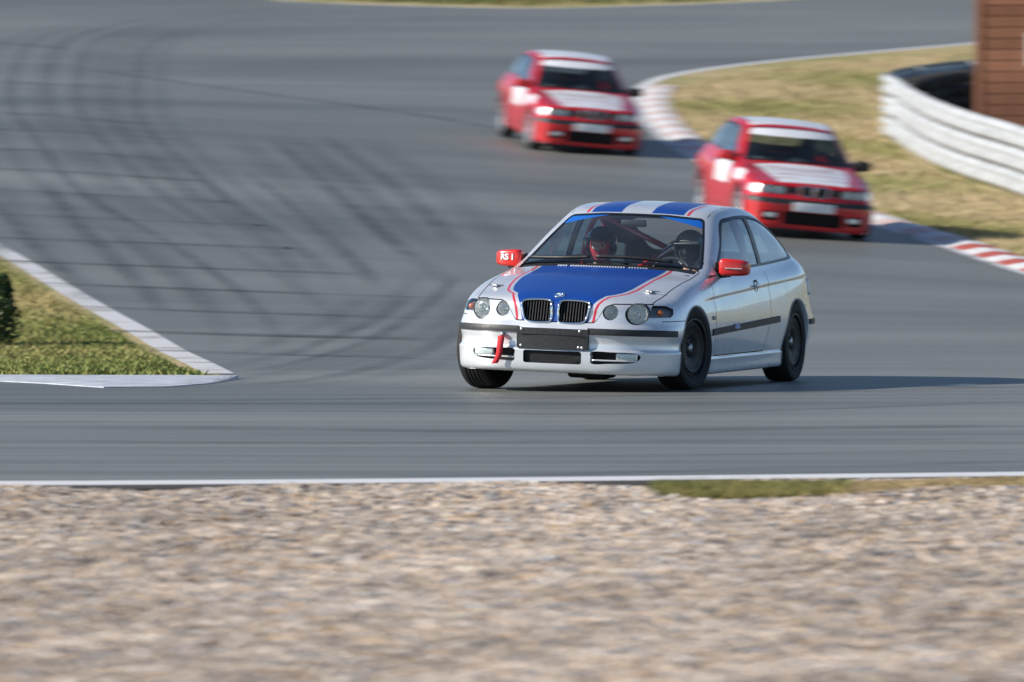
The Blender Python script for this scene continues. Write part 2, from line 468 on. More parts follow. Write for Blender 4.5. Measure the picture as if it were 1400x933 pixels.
class Surf:
    """a polygon surface that can be cut along implicit lines; faces carry tags"""
    def __init__(s, V, F, tags, N=None):
        s.V = np.array(V, float); s.F = [tuple(f) for f in F]; s.T = list(tags)
        if N is None: N = s.vnormals()
        s.N = np.array(N, float)
    def vnormals(s):
        N = np.zeros_like(s.V)
        for f in s.F:
            a = s.V[f[0]]
            nn = np.zeros(3)
            for k in range(1, len(f) - 1):
                nn += np.cross(s.V[f[k]] - a, s.V[f[k + 1]] - a)
            for i in f: N[i] += nn
        L = np.linalg.norm(N, axis=1); L[L == 0] = 1
        return N / L[:, None]
    def cut(s, g, where=None, neg=None, pos=None, mask=None):
        """g: function (V)->values. Faces in `where` are split at g=0; new tags for either side (str or dict)"""
        gv = g(s.V); gv = np.where(np.abs(gv) < 2e-5, 0.0, gv)
        newV, newN, cache = [], [], {}
        base = len(s.V)
        F2, T2 = [], []
        V, N = s.V, s.N
        def cutv(i, j):
            k = (i, j) if i < j else (j, i)
            if k in cache: return cache[k]
            a, b = k
            t = gv[a] / (gv[a] - gv[b])
            newV.append(V[a] + (V[b] - V[a]) * t)
            n = N[a] + (N[b] - N[a]) * t
            newN.append(n / max(np.linalg.norm(n), 1e-9))
            cache[k] = base + len(newV) - 1
            return cache[k]
        def nt(t, m):
            if m is None: return t
            if isinstance(m, dict): return m.get(t, t)
            return m
        for f, t in zip(s.F, s.T):
            if (where is not None and t not in where) or (mask is not None and not mask(V[list(f)].mean(0))):
                F2.append(f); T2.append(t); continue
            vals = [gv[i] for i in f]
            if min(vals) >= 0: F2.append(f); T2.append(nt(t, pos)); continue
            if max(vals) <= 0: F2.append(f); T2.append(nt(t, neg)); continue
            A, B = [], []
            n = len(f)
            for q in range(n):
                i, j = f[q], f[(q + 1) % n]
                if gv[i] >= 0: A.append(i)
                if gv[i] <= 0: B.append(i)
                if gv[i] * gv[j] < 0:
                    c = cutv(i, j); A.append(c); B.append(c)
            if len(A) > 2: F2.append(tuple(A)); T2.append(nt(t, pos))
            if len(B) > 2: F2.append(tuple(B)); T2.append(nt(t, neg))
        if newV:
            s.V = np.vstack([V, np.array(newV)]); s.N = np.vstack([N, np.array(newN)])
        s.F, s.T = F2, T2
    def sub(s, tags, cond=None):
        idx = [i for i, t in enumerate(s.T) if t in tags and (cond is None or cond(s.V[list(s.F[i])].mean(0)))]
        used = {}
        F = []
        for i in idx:
            F.append(tuple(used.setdefault(v, len(used)) for v in s.F[i]))
        ids = list(used.keys())
        return s.V[ids], s.N[ids], F, [s.T[i] for i in idx]
    def part(s, name, tags, matmap, parent, off=0.0, matrix=None, cond=None, flip=False):
        V, N, F, T = s.sub(tags, cond)
        if not F: return None
        mats = sorted(set(matmap[t] for t in tags))
        mi = [mats.index(matmap[t]) for t in T]
        V = V + N * off
        if flip: F = [f[::-1] for f in F]; N = -N
        return mesh_obj(name, V, F, mats, parent, mi, True, N, matrix)
    def islands(s, name, tags, matmap, parent, off=0.0, matrix=None):
        """one object for each connected piece of the tagged faces"""
        V, N, F, T = s.sub(tags)
        par = list(range(len(V)))
        def find(a):
            while par[a] != a: par[a] = par[par[a]]; a = par[a]
            return a
        for f in F:
            r = find(f[0])
            for v in f[1:]: par[find(v)] = r
        groups = {}
        for f in F: groups.setdefault(find(f[0]), []).append(f)
        for g in groups.values():
            if len(g) < 3: continue
            used = {}; G = [tuple(used.setdefault(v, len(used)) for v in f) for f in g]; ids = list(used)
            mesh_obj(name, V[ids] + N[ids] * off, G, matmap[T[0]], parent, None, True, N[ids], matrix)
    def walls(s, tags, depth_vec, other=True, cond=None):
        """strip along the border of the tagged faces, pushed along depth_vec"""
        V, N, F, T = s.sub(tags, cond)
        ed = {}
        for f in F:
            for q in range(len(f)):
                i, j = f[q], f[(q + 1) % len(f)]
                k = (min(i, j), max(i, j))
                ed.setdefault(k, []).append((i, j))
        W, G = [], []
        dv = np.array(depth_vec, float)
        for k, l in ed.items():
            if len(l) == 1:
                i, j = l[0]; b = len(W)
                W += [V[i], V[j], V[j] + dv, V[i] + dv]
                G.append((b, b + 1, b + 2, b + 3))
        return V, F, W, G
# ------------------------------------------------------------------ terrain
_ZY = [(-400, 0.06), (0, 0.06), (38, 0.06), (44, 0.055), (50, 0.0), (54, -0.05), (58, -0.05), (63, 0.02), (70, 0.13), (78.6, 0.31), (86, 0.52),
       (95, 0.92), (104, 1.42), (120, 2.45), (135, 3.50), (148, 4.5), (165, 6.0), (205, 9.0), (300, 13), (600, 18), (3000, 18)]
_zk = np.array([p[0] for p in _ZY], float); _zv = np.array([p[1] for p in _ZY], float)
_h = np.diff(_zk); _dl = np.diff(_zv) / _h
_m = np.zeros(len(_zk)); _m[0] = _dl[0]; _m[-1] = _dl[-1]
for i in range(1, len(_zk) - 1):
    if _dl[i - 1] * _dl[i] <= 0: _m[i] = 0
    else:
        w1 = 2 * _h[i] + _h[i - 1]; w2 = _h[i] + 2 * _h[i - 1]
        _m[i] = (w1 + w2) / (w1 / _dl[i - 1] + w2 / _dl[i])
def sstep(a, b, x):
    t = np.clip((np.asarray(x, float) - a) / (b - a), 0, 1); return t * t * (3 - 2 * t)
def gz(X, Y):
    X = np.asarray(X, float); Y = np.clip(np.asarray(Y, float), _zk[0] + 1e-6, _zk[-1] - 1e-6)
    i = np.clip(np.searchsorted(_zk, Y) - 1, 0, len(_h) - 1)
    t = (Y - _zk[i]) / _h[i]
    z = ((2 * t ** 3 - 3 * t ** 2 + 1) * _zv[i] + (t ** 3 - 2 * t ** 2 + t) * _h[i] * _m[i]
         + (-2 * t ** 3 + 3 * t ** 2) * _zv[i + 1] + (t ** 3 - t ** 2) * _h[i] * _m[i + 1])
    bank = 0.055 * sstep(60, 80, Y) * (1 - sstep(100, 125, Y))
    return z - bank * np.clip(X - 2.5, -9, 9)

def ray(px, py):
    a, b = (px - IMG_W / 2) / F_PX, -(py - IMG_H / 2) / F_PX
    return Vector((a, math.cos(PITCH) + b * math.sin(PITCH), -math.sin(PITCH) + b * math.cos(PITCH)))
def ground_at(px, py, lift=0.0):
    """where the sight line through a photograph pixel meets the terrain"""
    d = ray(px, py)
    lo, hi = 18.0, 900.0
    t, step, prev = lo, 0.5, lo
    while t < hi:
        p = Vector((0, 0, CAM_H)) + d * t
        if p.z <= float(gz(p.x, p.y)) + lift: break
        prev = t; t += step
    a, b = prev, t
    for _ in range(30):
        m = (a + b) / 2; p = Vector((0, 0, CAM_H)) + d * m
        if p.z <= float(gz(p.x, p.y)) + lift: b = m
        else: a = m
    p = Vector((0, 0, CAM_H)) + d * b
    return np.array([p.x, p.y])

def path_xy(pix, per=8):
    return spline([ground_at(*p) for p in pix], per)

# terrain grid, denser where the photograph looks
ys = np.concatenate([np.arange(-300, 0, 30), np.arange(0, 20, 4), np.arange(20, 36, 1.0), np.arange(36, 70, 0.5), np.arange(70, 150, 0.75), np.arange(150, 220, 3), np.geomspace(220, 2600, 26)])
xs = np.concatenate([-np.geomspace(40, 1800, 16)[::-1], np.arange(-38, -12, 2), np.arange(-12, 12.01, 0.75), np.arange(14, 40, 2), np.geomspace(40, 1800, 16)])
XX, YY = np.meshgrid(xs, ys)
ZZ = gz(XX, YY)
TV = np.stack([XX.ravel(), YY.ravel(), ZZ.ravel()], 1)
nx, ny = len(xs), len(ys)
TF = [(j * nx + i, j * nx + i + 1, (j + 1) * nx + i + 1, (j + 1) * nx + i) for j in range(ny - 1) for i in range(nx - 1)]
terrain = Surf(TV, TF, ['grass'] * len(TF), N=np.tile([0, 0, 1.0], (len(TV), 1)))

inner_pix = [(4600, 505), (3200, 480), (2300, 452), (1750, 428), (1530, 402), (1400, 371), (1290, 334), (1200, 307), (1080, 268), (965, 221), (910, 186), (884, 158), (877, 138), (890, 118), (935, 102), (1050, 86), (1200, 72), (1340, 60)]
inner_xy = path_xy(inner_pix, 8)
inner_far = np.array([[14, 141], [24, 150], [44, 166]])
far_pix = [(1060, 1), (900, 7), (720, 11), (500, 6), (380, 1)]
far_xy = path_xy(far_pix, 6)
tip = ground_at(312, 517)
left_line_pix = [(-130, 284), (-60, 312), (0, 342), (60, 378), (130, 420), (200, 459), (260, 492), (300, 512)]
left_xy = path_xy(left_line_pix, 6)
outer_left = np.array([[-9, 152], [-15, 143], [-17.5, 128], [-17, 112], [-14.5, 98], [-11.5, 88]])
near_pix = [(-900, 668), (-400, 667), (0, 666), (350, 664), (700, 661), (1050, 657), (1400, 653), (1900, 646), (2400, 640)]
near_xy = path_xy(near_pix, 6)
kerb_left = path_xy([(318, 519), (200, 523), (60, 523), (-40, 521), (-300, 519), (-900, 517)], 6)
track_poly = np.vstack([
    near_xy, [[40, near_xy[-1][1] + 1.0]], [[60, 38.0]], [[60, 49.0]], inner_xy, inner_far, [[52, 178], [28, 163]],
    far_xy, outer_left, left_xy, kerb_left, [[-42, kerb_left[-1][1]]], [[-42, near_xy[0][1]]]])
terrain.cut(lambda V: sd_poly(V[:, :2], track_poly), neg='track')
nl = near_xy
def near_side(V):
    return V[:, 1] - np.interp(V[:, 0], nl[:, 0], nl[:, 1])
terrain.cut(lambda V: near_side(V), where={'grass'}, neg='gravel', mask=lambda c: c[1] < 60)
terrain.cut(lambda V: V[:, 1] - 8, where={'gravel'}, neg='grass')
terrain.N = terrain.vnormals()
o = terrain.part('ground', {'grass'}, {'grass': 'grass_ground'}, None); tag(o, 'dry green and straw coloured grass around the track', 'ground', kind='structure')
o = terrain.part('track', {'track'}, {'track': 'asphalt'}, None); tag(o, 'grey asphalt race track sweeping through the bend', 'track', kind='structure')
o = terrain.part('gravel_trap', {'gravel'}, {'gravel': 'gravel_ground'}, None); tag(o, 'gravel trap bed in front of the track', 'gravel', kind='structure')

def strip(name, xy, w, mat, lift, kind='structure', label=None, cat=None, w_end=None):
    """flat painted or worn strip lying on the ground along a path"""
    xy = np.asarray(xy, float)
    # resample to about 0.3 m
    seg = np.linalg.norm(np.diff(xy, axis=0), axis=1); s = np.concatenate([[0], np.cumsum(seg)])
    n = max(4, int(s[-1] / 0.3))
    q = np.linspace(0, s[-1], n + 1)
    P = np.stack([np.interp(q, s, xy[:, 0]), np.interp(q, s, xy[:, 1])], 1)
    T = np.gradient(P, axis=0); T /= np.linalg.norm(T, axis=1)[:, None]
    Nn = np.stack([-T[:, 1], T[:, 0]], 1)
    V, F, UV = [], [], []
    K = 3
    for i in range(n + 1):
        ww = w if w_end is None else w + (w_end - w) * i / n
        for k in range(K + 1):
            p = P[i] + Nn[i] * ww * (k / K - 0.5)
            V.append((p[0], p[1], float(gz(p[0], p[1])) + lift)); UV.append((i / n, k / K))
    for i in range(n):
        for k in range(K):
            a = i * (K + 1) + k
            F.append((a, a + K + 1, a + K + 2, a + 1))
    if len(V) and np.cross(np.array(V[F[0][1]]) - V[F[0][0]], np.array(V[F[0][2]]) - V[F[0][0]])[2] < 0:
        F = [f[::-1] for f in F]
    ob = mesh_obj(name, V, F, mat)
    uvl = ob.data.uv_layers.new(name='UVMap')
    li = np.zeros(len(ob.data.loops), dtype=np.int32); ob.data.loops.foreach_get('vertex_index', li)
    uvl.data.foreach_set('uv', np.array(UV)[li].ravel())
    return tag(ob, label, cat, kind=kind)

def offset_path(xy, d):
    T = np.gradient(xy, axis=0); T /= np.maximum(np.linalg.norm(T, axis=1)[:, None], 1e-9)
    return xy + np.stack([-T[:, 1], T[:, 0]], 1) * d

# painted edge lines
strip('edge_line', near_xy + [0, 0.24], 0.44, 'line_paint', 0.006, label='white edge line between asphalt and gravel trap', cat='line')
strip('soil_strip', near_xy - [0, 0.20], 0.44, 'soil', 0.008, label='dark soil edge under the near white line', cat='soil')
strip('edge_line', offset_path(left_xy, 0.0), 0.24, 'line_worn', 0.006, label='broad white line beside the left grass wedge', cat='line')
far_line = np.vstack([inner_xy[-44:], inner_far])
strip('edge_line', offset_path(far_line, 0.12), 0.22, 'line_paint', 0.006, label='thin white line along the inside verge', cat='line')
strip('edge_line', offset_path(far_xy, 0.15), 0.14, 'line_worn', 0.006, label='thin pale line at the far edge of the track', cat='line')

# tyre marks
skids = [
    ([(360, 9), (230, 18), (130, 33), (55, 52), (25, 82), (14, 120), (20, 155), (50, 190), (75, 225), (105, 258), (150, 288), (200, 315), (260, 352), (312, 388), (352, 422), (375, 455), (372, 482), (350, 502)], 0.18, 'skid_faint'),
    ([(520, 11), (380, 16), (250, 26), (145, 50), (112, 80), (105, 128), (116, 165), (150, 202), (178, 230), (218, 264), (262, 295), (312, 325), (362, 360)], 0.24, 'skid_faint'),
    ([(600, 14), (420, 20), (300, 32), (212, 58), (190, 95), (188, 150), (204, 180), (245, 218), (292, 258), (345, 296), (402, 335), (452, 378), (478, 420)], 0.24, 'skid_faint'),
    ([(362, 184), (400, 214), (445, 252), (490, 290), (535, 330), (570, 362)], 0.22, 'skid_faint'),
    ([(435, 180), (480, 214), (535, 252), (590, 300), (625, 345)], 0.3, 'skid_faint'),
    ([(330, 230), (385, 272), (440, 318), (490, 362), (520, 400)], 0.2, 'skid_faint'),
    ([(628, 372), (590, 412), (530, 452), (450, 484), (360, 505), (250, 516)], 0.16, 'skid_faint'),
    ([(560, 402), (510, 440), (440, 468), (380, 490)], 0.16, 'skid_faint'),
    ([(640, 440), (600, 470), (520, 500), (420, 520), (300, 530)], 0.22, 'skid_faint'),
    ([(60, 240), (100, 300), (150, 350), (200, 400), (228, 440)], 0.22, 'skid_faint'),
    ([(-20, 270), (40, 330), (110, 390)], 0.22, 'skid_faint'),
    ([(-60, 545), (200, 548), (500, 546), (900, 541), (1460, 528)], 0.30, 'skid_faint'),
    ([(-60, 586), (300, 586), (700, 590), (1460, 582)], 0.34, 'skid'),
    ([(-60, 603), (400, 606), (900, 604), (1460, 600)], 0.2, 'skid_faint'),
    ([(-60, 561), (500, 563), (900, 566), (1460, 548)], 0.18, 'skid_faint'),
    ([(100, 622), (500, 626), (1000, 622), (1460, 615)], 0.16, 'skid_faint'),
    ([(400, 655), (800, 648), (1460, 630)], 0.16, 'skid_faint'),
]
for pts, w, m in skids:
    if pts[0][1] < 540 and pts[-1][1] < 540:      # braking marks left by many cars: several faint passes side by side
        for q in range(2):
            strip('skid_mark', offset_path(path_xy(pts, 6), random.uniform(0.35, 0.8) * (1 if q else -1)), w * random.uniform(1.8, 3.4), 'skid_trace', 0.016 + 0.003 * q, label='dark tyre mark curving along the asphalt', cat='tyre mark')
    strip('skid_mark', path_xy(pts, 6), w * 1.6, m, 0.010 if m == 'skid' else 0.007, label='dark tyre mark curving along the asphalt', cat='tyre mark')
fence_shadows = [(0, 60, 110, 68), (0, 112, 190, 122), (0, 156, 215, 174), (0, 180, 270, 195), (0, 207, 265, 221), (0, 234, 300, 250), (0, 263, 350, 279), (0, 294, 420, 312), (0, 326, 440, 342),
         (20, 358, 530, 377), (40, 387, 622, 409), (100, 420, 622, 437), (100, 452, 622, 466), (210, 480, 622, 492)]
for (x0, y0, x1, y1) in fence_shadows:  # shadow of fence wires, laid on the asphalt as dark strips
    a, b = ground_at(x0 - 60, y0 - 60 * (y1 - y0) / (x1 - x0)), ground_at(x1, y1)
    strip('seam_and_shadow', np.array([a, (a * 0.6 + b * 0.4), b]), 0.24 if y0 != 452 else 0.40, 'seam_or_shadow', 0.013, label='thin dark fence shadow line painted across the asphalt', cat='seam_or_shadow')
strip('seam_and_shadow', path_xy([(80, 88), (200, 107), (400, 134), (560, 156), (700, 180), (800, 196)], 6), 0.16, 'seam_or_shadow', 0.013, label='long paving joint running to the inside kerb', cat='seam_or_shadow')

# ------------------------------------------------------------------ kerbs
def kerb(name, xy, width, h, blocks, side, label):
    """raised kerb: separate painted blocks along a path; side = +1 lies left of the path"""
    root = empty(name, (0, 0, 0)); tag(root, label, 'kerb', kind='structure')
    seg = np.linalg.norm(np.diff(xy, axis=0), axis=1); s = np.concatenate([[0], np.cumsum(seg)])
    T = np.gradient(xy, axis=0); T /= np.linalg.norm(T, axis=1)[:, None]
    Nn = np.stack([-T[:, 1], T[:, 0]], 1) * side
    pos = 0.0; k = 0
    while pos < s[-1] - 0.05:
        ln, mat = blocks(k, pos)
        e = min(pos + ln - 0.012, s[-1])
        V, F = [], []
        n = 4
        prof = [(0, -0.03), (0.0, 0.010), (0.10, h * 0.55), (width * 0.45, h), (width * 0.9, h * 0.8), (width, h * 0.2), (width, -0.04)]
        m = len(prof)
        for i in range(n + 1):
            q = pos + (e - pos) * i / n
            p = np.array([np.interp(q, s, xy[:, 0]), np.interp(q, s, xy[:, 1])])
            nn = np.array([np.interp(q, s, Nn[:, 0]), np.interp(q, s, Nn[:, 1])])
            for (d, z) in prof:
                w = p + nn * d
                V.append((w[0], w[1], float(gz(w[0], w[1])) + z))
        for i in range(n):
            for j in range(m - 1):
                a = i * m + j
                F.append((a, a + 1, a + m + 1, a + m) if side < 0 else (a, a + m, a + m + 1, a + 1))
        F.append(tuple(range(m))); F.append(tuple(n * m + j for j in range(m))[::-1])
        ob = mesh_obj('kerb_block', V, F, mat, root, smooth=False)
        pos += ln; k += 1
    return root
ik = inner_xy[24:104]
kerb('inside_kerb', ik, 0.52, 0.06, lambda k, p: (0.82, ('kerb_red' if p < 17 else 'kerb_faded') if k % 2 else 'kerb_white'), -1, 'red and white striped kerb round the inside verge')
strip('kerb_paint_line', offset_path(inner_xy[24:104], 0.10), 0.16, 'line_worn', 0.006, label='worn pale line along the striped kerb', cat='line')
kl = path_xy([(322, 519), (270, 518), (200, 517), (60, 517), (-60, 516), (-300, 514)], 6)
def exit_kerb():
    root = empty('exit_kerb'); tag(root, 'flat pale blue grey kerb along the tip of the grass wedge', 'kerb', kind='structure')
    xsn = [326, 300, 262, 222, 182, 142, 102, 62, 22, -30, -90, -160, -240]
    yb = lambda x: 516.3 + max(0, (x - 250)) * 0.022
    yf = lambda x: chain_(x, [(-240, 521), (0, 522), (60, 525), (140, 530.5), (230, 530), (290, 525), (326, 518.6)])
    for k in range(len(xsn) - 1):
        V, F = [], []
        n = 3
        for i in range(n + 1):
            x = xsn[k] + (xsn[k + 1] - xsn[k]) * (i / n) * 0.998
            a, b = ground_at(x, yf(x)), ground_at(x, yb(x))
            for t, h in ((0, -.03), (0, .008), (.25, .020), (.6, .030), (.95, .025), (1, -.03)):
                w = a + (b - a) * t; V.append((w[0], w[1], float(gz(*w)) + h))
        for i in range(n):
            for j in range(5):
                q = i * 6 + j; F.append((q, q + 1, q + 7, q + 6)[::-1])
        F.append(tuple(range(6))[::-1]); F.append(tuple(n * 6 + j for j in range(6)))
        mesh_obj('kerb_block', V, F, 'kerb_grey', root, smooth=False)
def chain_(x, pts):
    p = np.array(pts, float); return float(np.interp(x, p[:, 0], p[:, 1]))
exit_kerb()

# ------------------------------------------------------------------ gravel stones
def icosa():
    t = (1 + 5 ** 0.5) / 2
    V = np.array([(-1, t, 0), (1, t, 0), (-1, -t, 0), (1, -t, 0), (0, -1, t), (0, 1, t), (0, -1, -t), (0, 1, -t), (t, 0, -1), (t, 0, 1), (-t, 0, -1), (-t, 0, 1)], float)
    V /= np.linalg.norm(V[0])
    F = np.array([(0, 11, 5), (0, 5, 1), (0, 1, 7), (0, 7, 10), (0, 10, 11), (1, 5, 9), (5, 11, 4), (11, 10, 2), (10, 7, 6), (7, 1, 8), (3, 9, 4), (3, 4, 2), (3, 2, 6), (3, 6, 8), (3, 8, 9), (4, 9, 5), (2, 4, 11), (6, 2, 10), (8, 6, 7), (9, 8, 1)])
    return V, F
def tri_mesh(name, V, F, mat, tone, smooth=False):
    """V (n,3), F (m,3), tone per vertex (n,3)"""
    me = bpy.data.meshes.new(name)
    me.vertices.add(len(V)); me.vertices.foreach_set('co', np.ascontiguousarray(V, dtype=np.float32).ravel())
    me.loops.add(F.size); me.loops.foreach_set('vertex_index', np.ascontiguousarray(F, dtype=np.int32).ravel())
    me.polygons.add(len(F)); me.polygons.foreach_set('loop_start', np.arange(0, F.size, 3, dtype=np.int32))
    at = me.attributes.new('tone', 'FLOAT_COLOR', 'POINT')
    at.data.foreach_set('color', np.hstack([tone, np.ones((len(tone), 1))]).astype(np.float32).ravel())
    me.materials.append(MATS[mat]); me.update(calc_edges=True); me.validate()
    ob = bpy.data.objects.new(name, me); COL.objects.link(ob)
    return ob
def stones(n, xr, yr, smin, smax):
    IV, IF = icosa()
    X = rng.uniform(*xr, n); Y = rng.uniform(*yr, n)
    lim = np.interp(X, nl[:, 0], nl[:, 1]) - 0.36 - np.abs(rng.normal(0, 0.12, n))
    XY = np.stack([X, Y], 1)
    ok = (Y < lim) & (sd_poly(XY, tuft_a) > -0.05) & (sd_poly(XY, tuft_b) > -0.03); X, Y = X[ok], Y[ok]; n = len(X)
    S = smin + (smax - smin) * rng.beta(1.6, 3.2, n)
    bump = 0.018 * np.sin(X * 2.1 + Y * 1.3) + 0.015 * np.sin(X * 5.3 - Y * 3.1)
    Z = gz(X, Y) + S * 0.25 + bump * 0.6 + 0.01
    A = rng.normal(size=(n, 3, 3)); Q, _ = np.linalg.qr(A)
    sc = np.stack([rng.uniform(0.8, 1.3, n), rng.uniform(0.7, 1.1, n), rng.uniform(0.5, 0.85, n)], 1) * S[:, None]
    P = IV[None] * rng.uniform(0.82, 1.15, (n, 12, 1))
    P = np.einsum('nij,nkj->nki', Q, P) * sc[:, None, :]
    ang = rng.uniform(0, 2 * np.pi, n); c, s_ = np.cos(ang), np.sin(ang)
    x = P[:, :, 0] * c[:, None] - P[:, :, 1] * s_[:, None]; y = P[:, :, 0] * s_[:, None] + P[:, :, 1] * c[:, None]
    P = np.stack([x + X[:, None], y + Y[:, None], P[:, :, 2] + Z[:, None]], 2)
    pal = np.array([(0.55, 0.45, 0.35), (0.44, 0.38, 0.31), (0.72, 0.65, 0.56), (0.31, 0.285, 0.25), (0.52, 0.37, 0.22), (0.25, 0.25, 0.25), (0.63, 0.52, 0.41), (0.13, 0.10, 0.085), (0.38, 0.40, 0.43)])
    ci = rng.choice(len(pal), n, p=[0.20, 0.16, 0.12, 0.12, 0.09, 0.08, 0.11, 0.08, 0.04])
    drift = 1 + 0.16 * np.sin(X * 1.7 + 2 * np.sin(Y * 0.9)) * np.sin(Y * 1.1 + X * 0.4)      # patches of paler and browner stone
    tone = np.clip(pal[ci] * np.array([1.01, 0.985, 0.985]) * rng.uniform(0.70, 1.20, (n, 1)) * drift[:, None], 0, 0.85)
    F = (IF[None] + (np.arange(n) * 12)[:, None, None]).reshape(-1, 3)
    return P.reshape(-1, 3), F, np.repeat(tone, 12, 0)
tuft_a = np.array([ground_at(*p) for p in [(893, 668), (893, 684), (1000, 686), (1150, 682), (1165, 668)]])
tuft_b = np.array([ground_at(*p) for p in [(1130, 667), (1150, 681), (1260, 676), (1400, 671), (1900, 668), (1900, 650), (1400, 659)]])
V1, F1, T1 = stones(108000, (-3.6, 3.6), (22.8, 36.5), 0.009, 0.031)
tag(tri_mesh('gravel_stones', V1, F1, 'stone', T1), 'loose beige and grey gravel stones in the trap', 'gravel', kind='stuff')

# ------------------------------------------------------------------ grass blades
def blades(name, poly, n, h0, h1, pal, label, clump=0.0, width=0.006, dry=0.5):
    poly = np.asarray(poly); lo, hi = poly.min(0), poly.max(0)
    P = rng.uniform(lo, hi, (n * 3, 2)); P = P[sd_poly(P, poly) < 0][:n]; n = len(P)
    fld = np.sin(P[:, 0] * 0.9 + 1.3 * np.sin(P[:, 1] * 0.35)) * 0.5 + np.sin(P[:, 1] * 0.8 + P[:, 0] * 0.3) * 0.5 + rng.normal(0, 0.5, n)
    H = rng.uniform(h0, h1, n); a = rng.uniform(0, 2 * np.pi, n)
    wv = np.stack([np.cos(a), np.sin(a)], 1) * width * (0.6 + H[:, None] / h1)
    ln = rng.normal(0, 0.45, (n, 2)) * H[:, None]
    Z = gz(P[:, 0], P[:, 1]) - 0.005
    B0 = np.column_stack([P - wv, Z]); B1 = np.column_stack([P + wv, Z]); TP = np.column_stack([P + ln, Z + H])
    V = np.stack([B0, B1, TP], 1).reshape(-1, 3); F = np.arange(n * 3).reshape(-1, 3)
    pal = np.array(pal, float)
    k = np.clip((fld + 1.2) / 2.4, 0, 0.999); idx = (k * len(pal)).astype(int)
    tone = pal[idx] * rng.uniform(0.75, 1.2, (n, 1))
    ob = tri_mesh(name, V, F, 'blade', np.repeat(tone, 3, 0))
    return tag(ob, label, 'grass', kind='stuff')
GREEN = [(0.15, 0.19, 0.05), (0.23, 0.26, 0.08), (0.33, 0.31, 0.11), (0.44, 0.36, 0.17)]
DRY = [(0.30, 0.31, 0.11), (0.46, 0.39, 0.19), (0.60, 0.48, 0.30), (0.63, 0.49, 0.31), (0.54, 0.44, 0.25)]
wedge = np.vstack([left_xy[:-2] + [-0.25, 0.0], kl[2:] + [-0.1, 0.55]])
blades('wedge_grass', wedge, 60000, 0.015, 0.055, GREEN, 'green grass filling the wedge left of the track', width=0.012)
verge_pix = [(1440, 366), (1300, 322), (1215, 296), (1100, 258), (1000, 212), (930, 176), (905, 150), (915, 128), (960, 112), (1060, 96), (1200, 82), (1330, 72), (1300, 80), (1225, 105), (1215, 195), (1250, 225), (1330, 255), (1440, 285)]
verge = np.array([ground_at(*p) for p in verge_pix])
blades('verge_grass', verge, 60000, 0.03, 0.09, DRY, 'dry straw and green grass on the inside verge', width=0.014)
blades('edge_grass', tuft_a, 9000, 0.025, 0.07, [(0.11, 0.16, 0.04), (0.17, 0.20, 0.06), (0.24, 0.23, 0.08), (0.40, 0.30, 0.12)], 'strip of green grass at the edge of the gravel trap')
blades('dry_edge_grass', tuft_b, 30000, 0.015, 0.05, [(0.42, 0.32, 0.16), (0.48, 0.37, 0.2), (0.36, 0.28, 0.14)], 'strip of dry straw grass beside the near white line')
fargrass = np.array([ground_at(*p) for p in [(430, 0), (500, 4), (700, 9), (900, 5), (1000, 1)]] + [[8, 156], [-8, 156]])
blades('far_grass', fargrass, 9000, 0.04, 0.14, [(0.07, 0.11, 0.03), (0.13, 0.15, 0.05), (0.3, 0.26, 0.1)], 'green grass bank beyond the far track edge', width=0.025)

# ------------------------------------------------------------------ bush at the left edge
def bush():
    g = ground_at(-14, 474)
    root = empty('bush', (g[0], g[1], float(gz(*g))))
    tag(root, 'dark green leafy bush on the grass wedge at the left edge', 'bush')
    st = MB()
    for k in range(7):
        a = k * 0.9; r = 0.16
        st.tube([(0.02 * math.cos(a), 0.02 * math.sin(a), -0.02), (r * .5 * math.cos(a), r * .5 * math.sin(a), 0.25), (r * math.cos(a), r * math.sin(a), 0.52)], [0.012, 0.009, 0.004], 6)
    st.build('stem', 'bark', root)
    n = 2600
    th = rng.uniform(0, 2 * np.pi, n); zz = rng.uniform(0, 1, n) ** 0.8
    R = (0.235 + 0.05 * np.sin(th * 3 + zz * 7) + 0.03 * np.sin(th * 7 + 2)) * np.sqrt(np.clip(1 - (zz * 2 - 0.85) ** 2 * 0.55, 0.05, 1)) * rng.uniform(0.45, 1.0, n) ** 0.5
    C = np.column_stack([R * np.cos(th), R * np.sin(th), 0.03 + zz * 0.62])
    A = rng.normal(size=(n, 3)); A /= np.linalg.norm(A, axis=1)[:, None]
    B = rng.normal(size=(n, 3)); B -= A * (A * B).sum(1)[:, None]; B /= np.linalg.norm(B, axis=1)[:, None]
    s = rng.uniform(0.018, 0.034, (n, 1))
    V = np.stack([C - A * s, C + B * s * 0.5, C + A * s, C - B * s * 0.5], 1).reshape(-1, 3)
    F = np.arange(n * 4).reshape(-1, 4)
    ob = mesh_obj('crown', V, [tuple(f) for f in F], 'leaf', root, smooth=False)
bush()

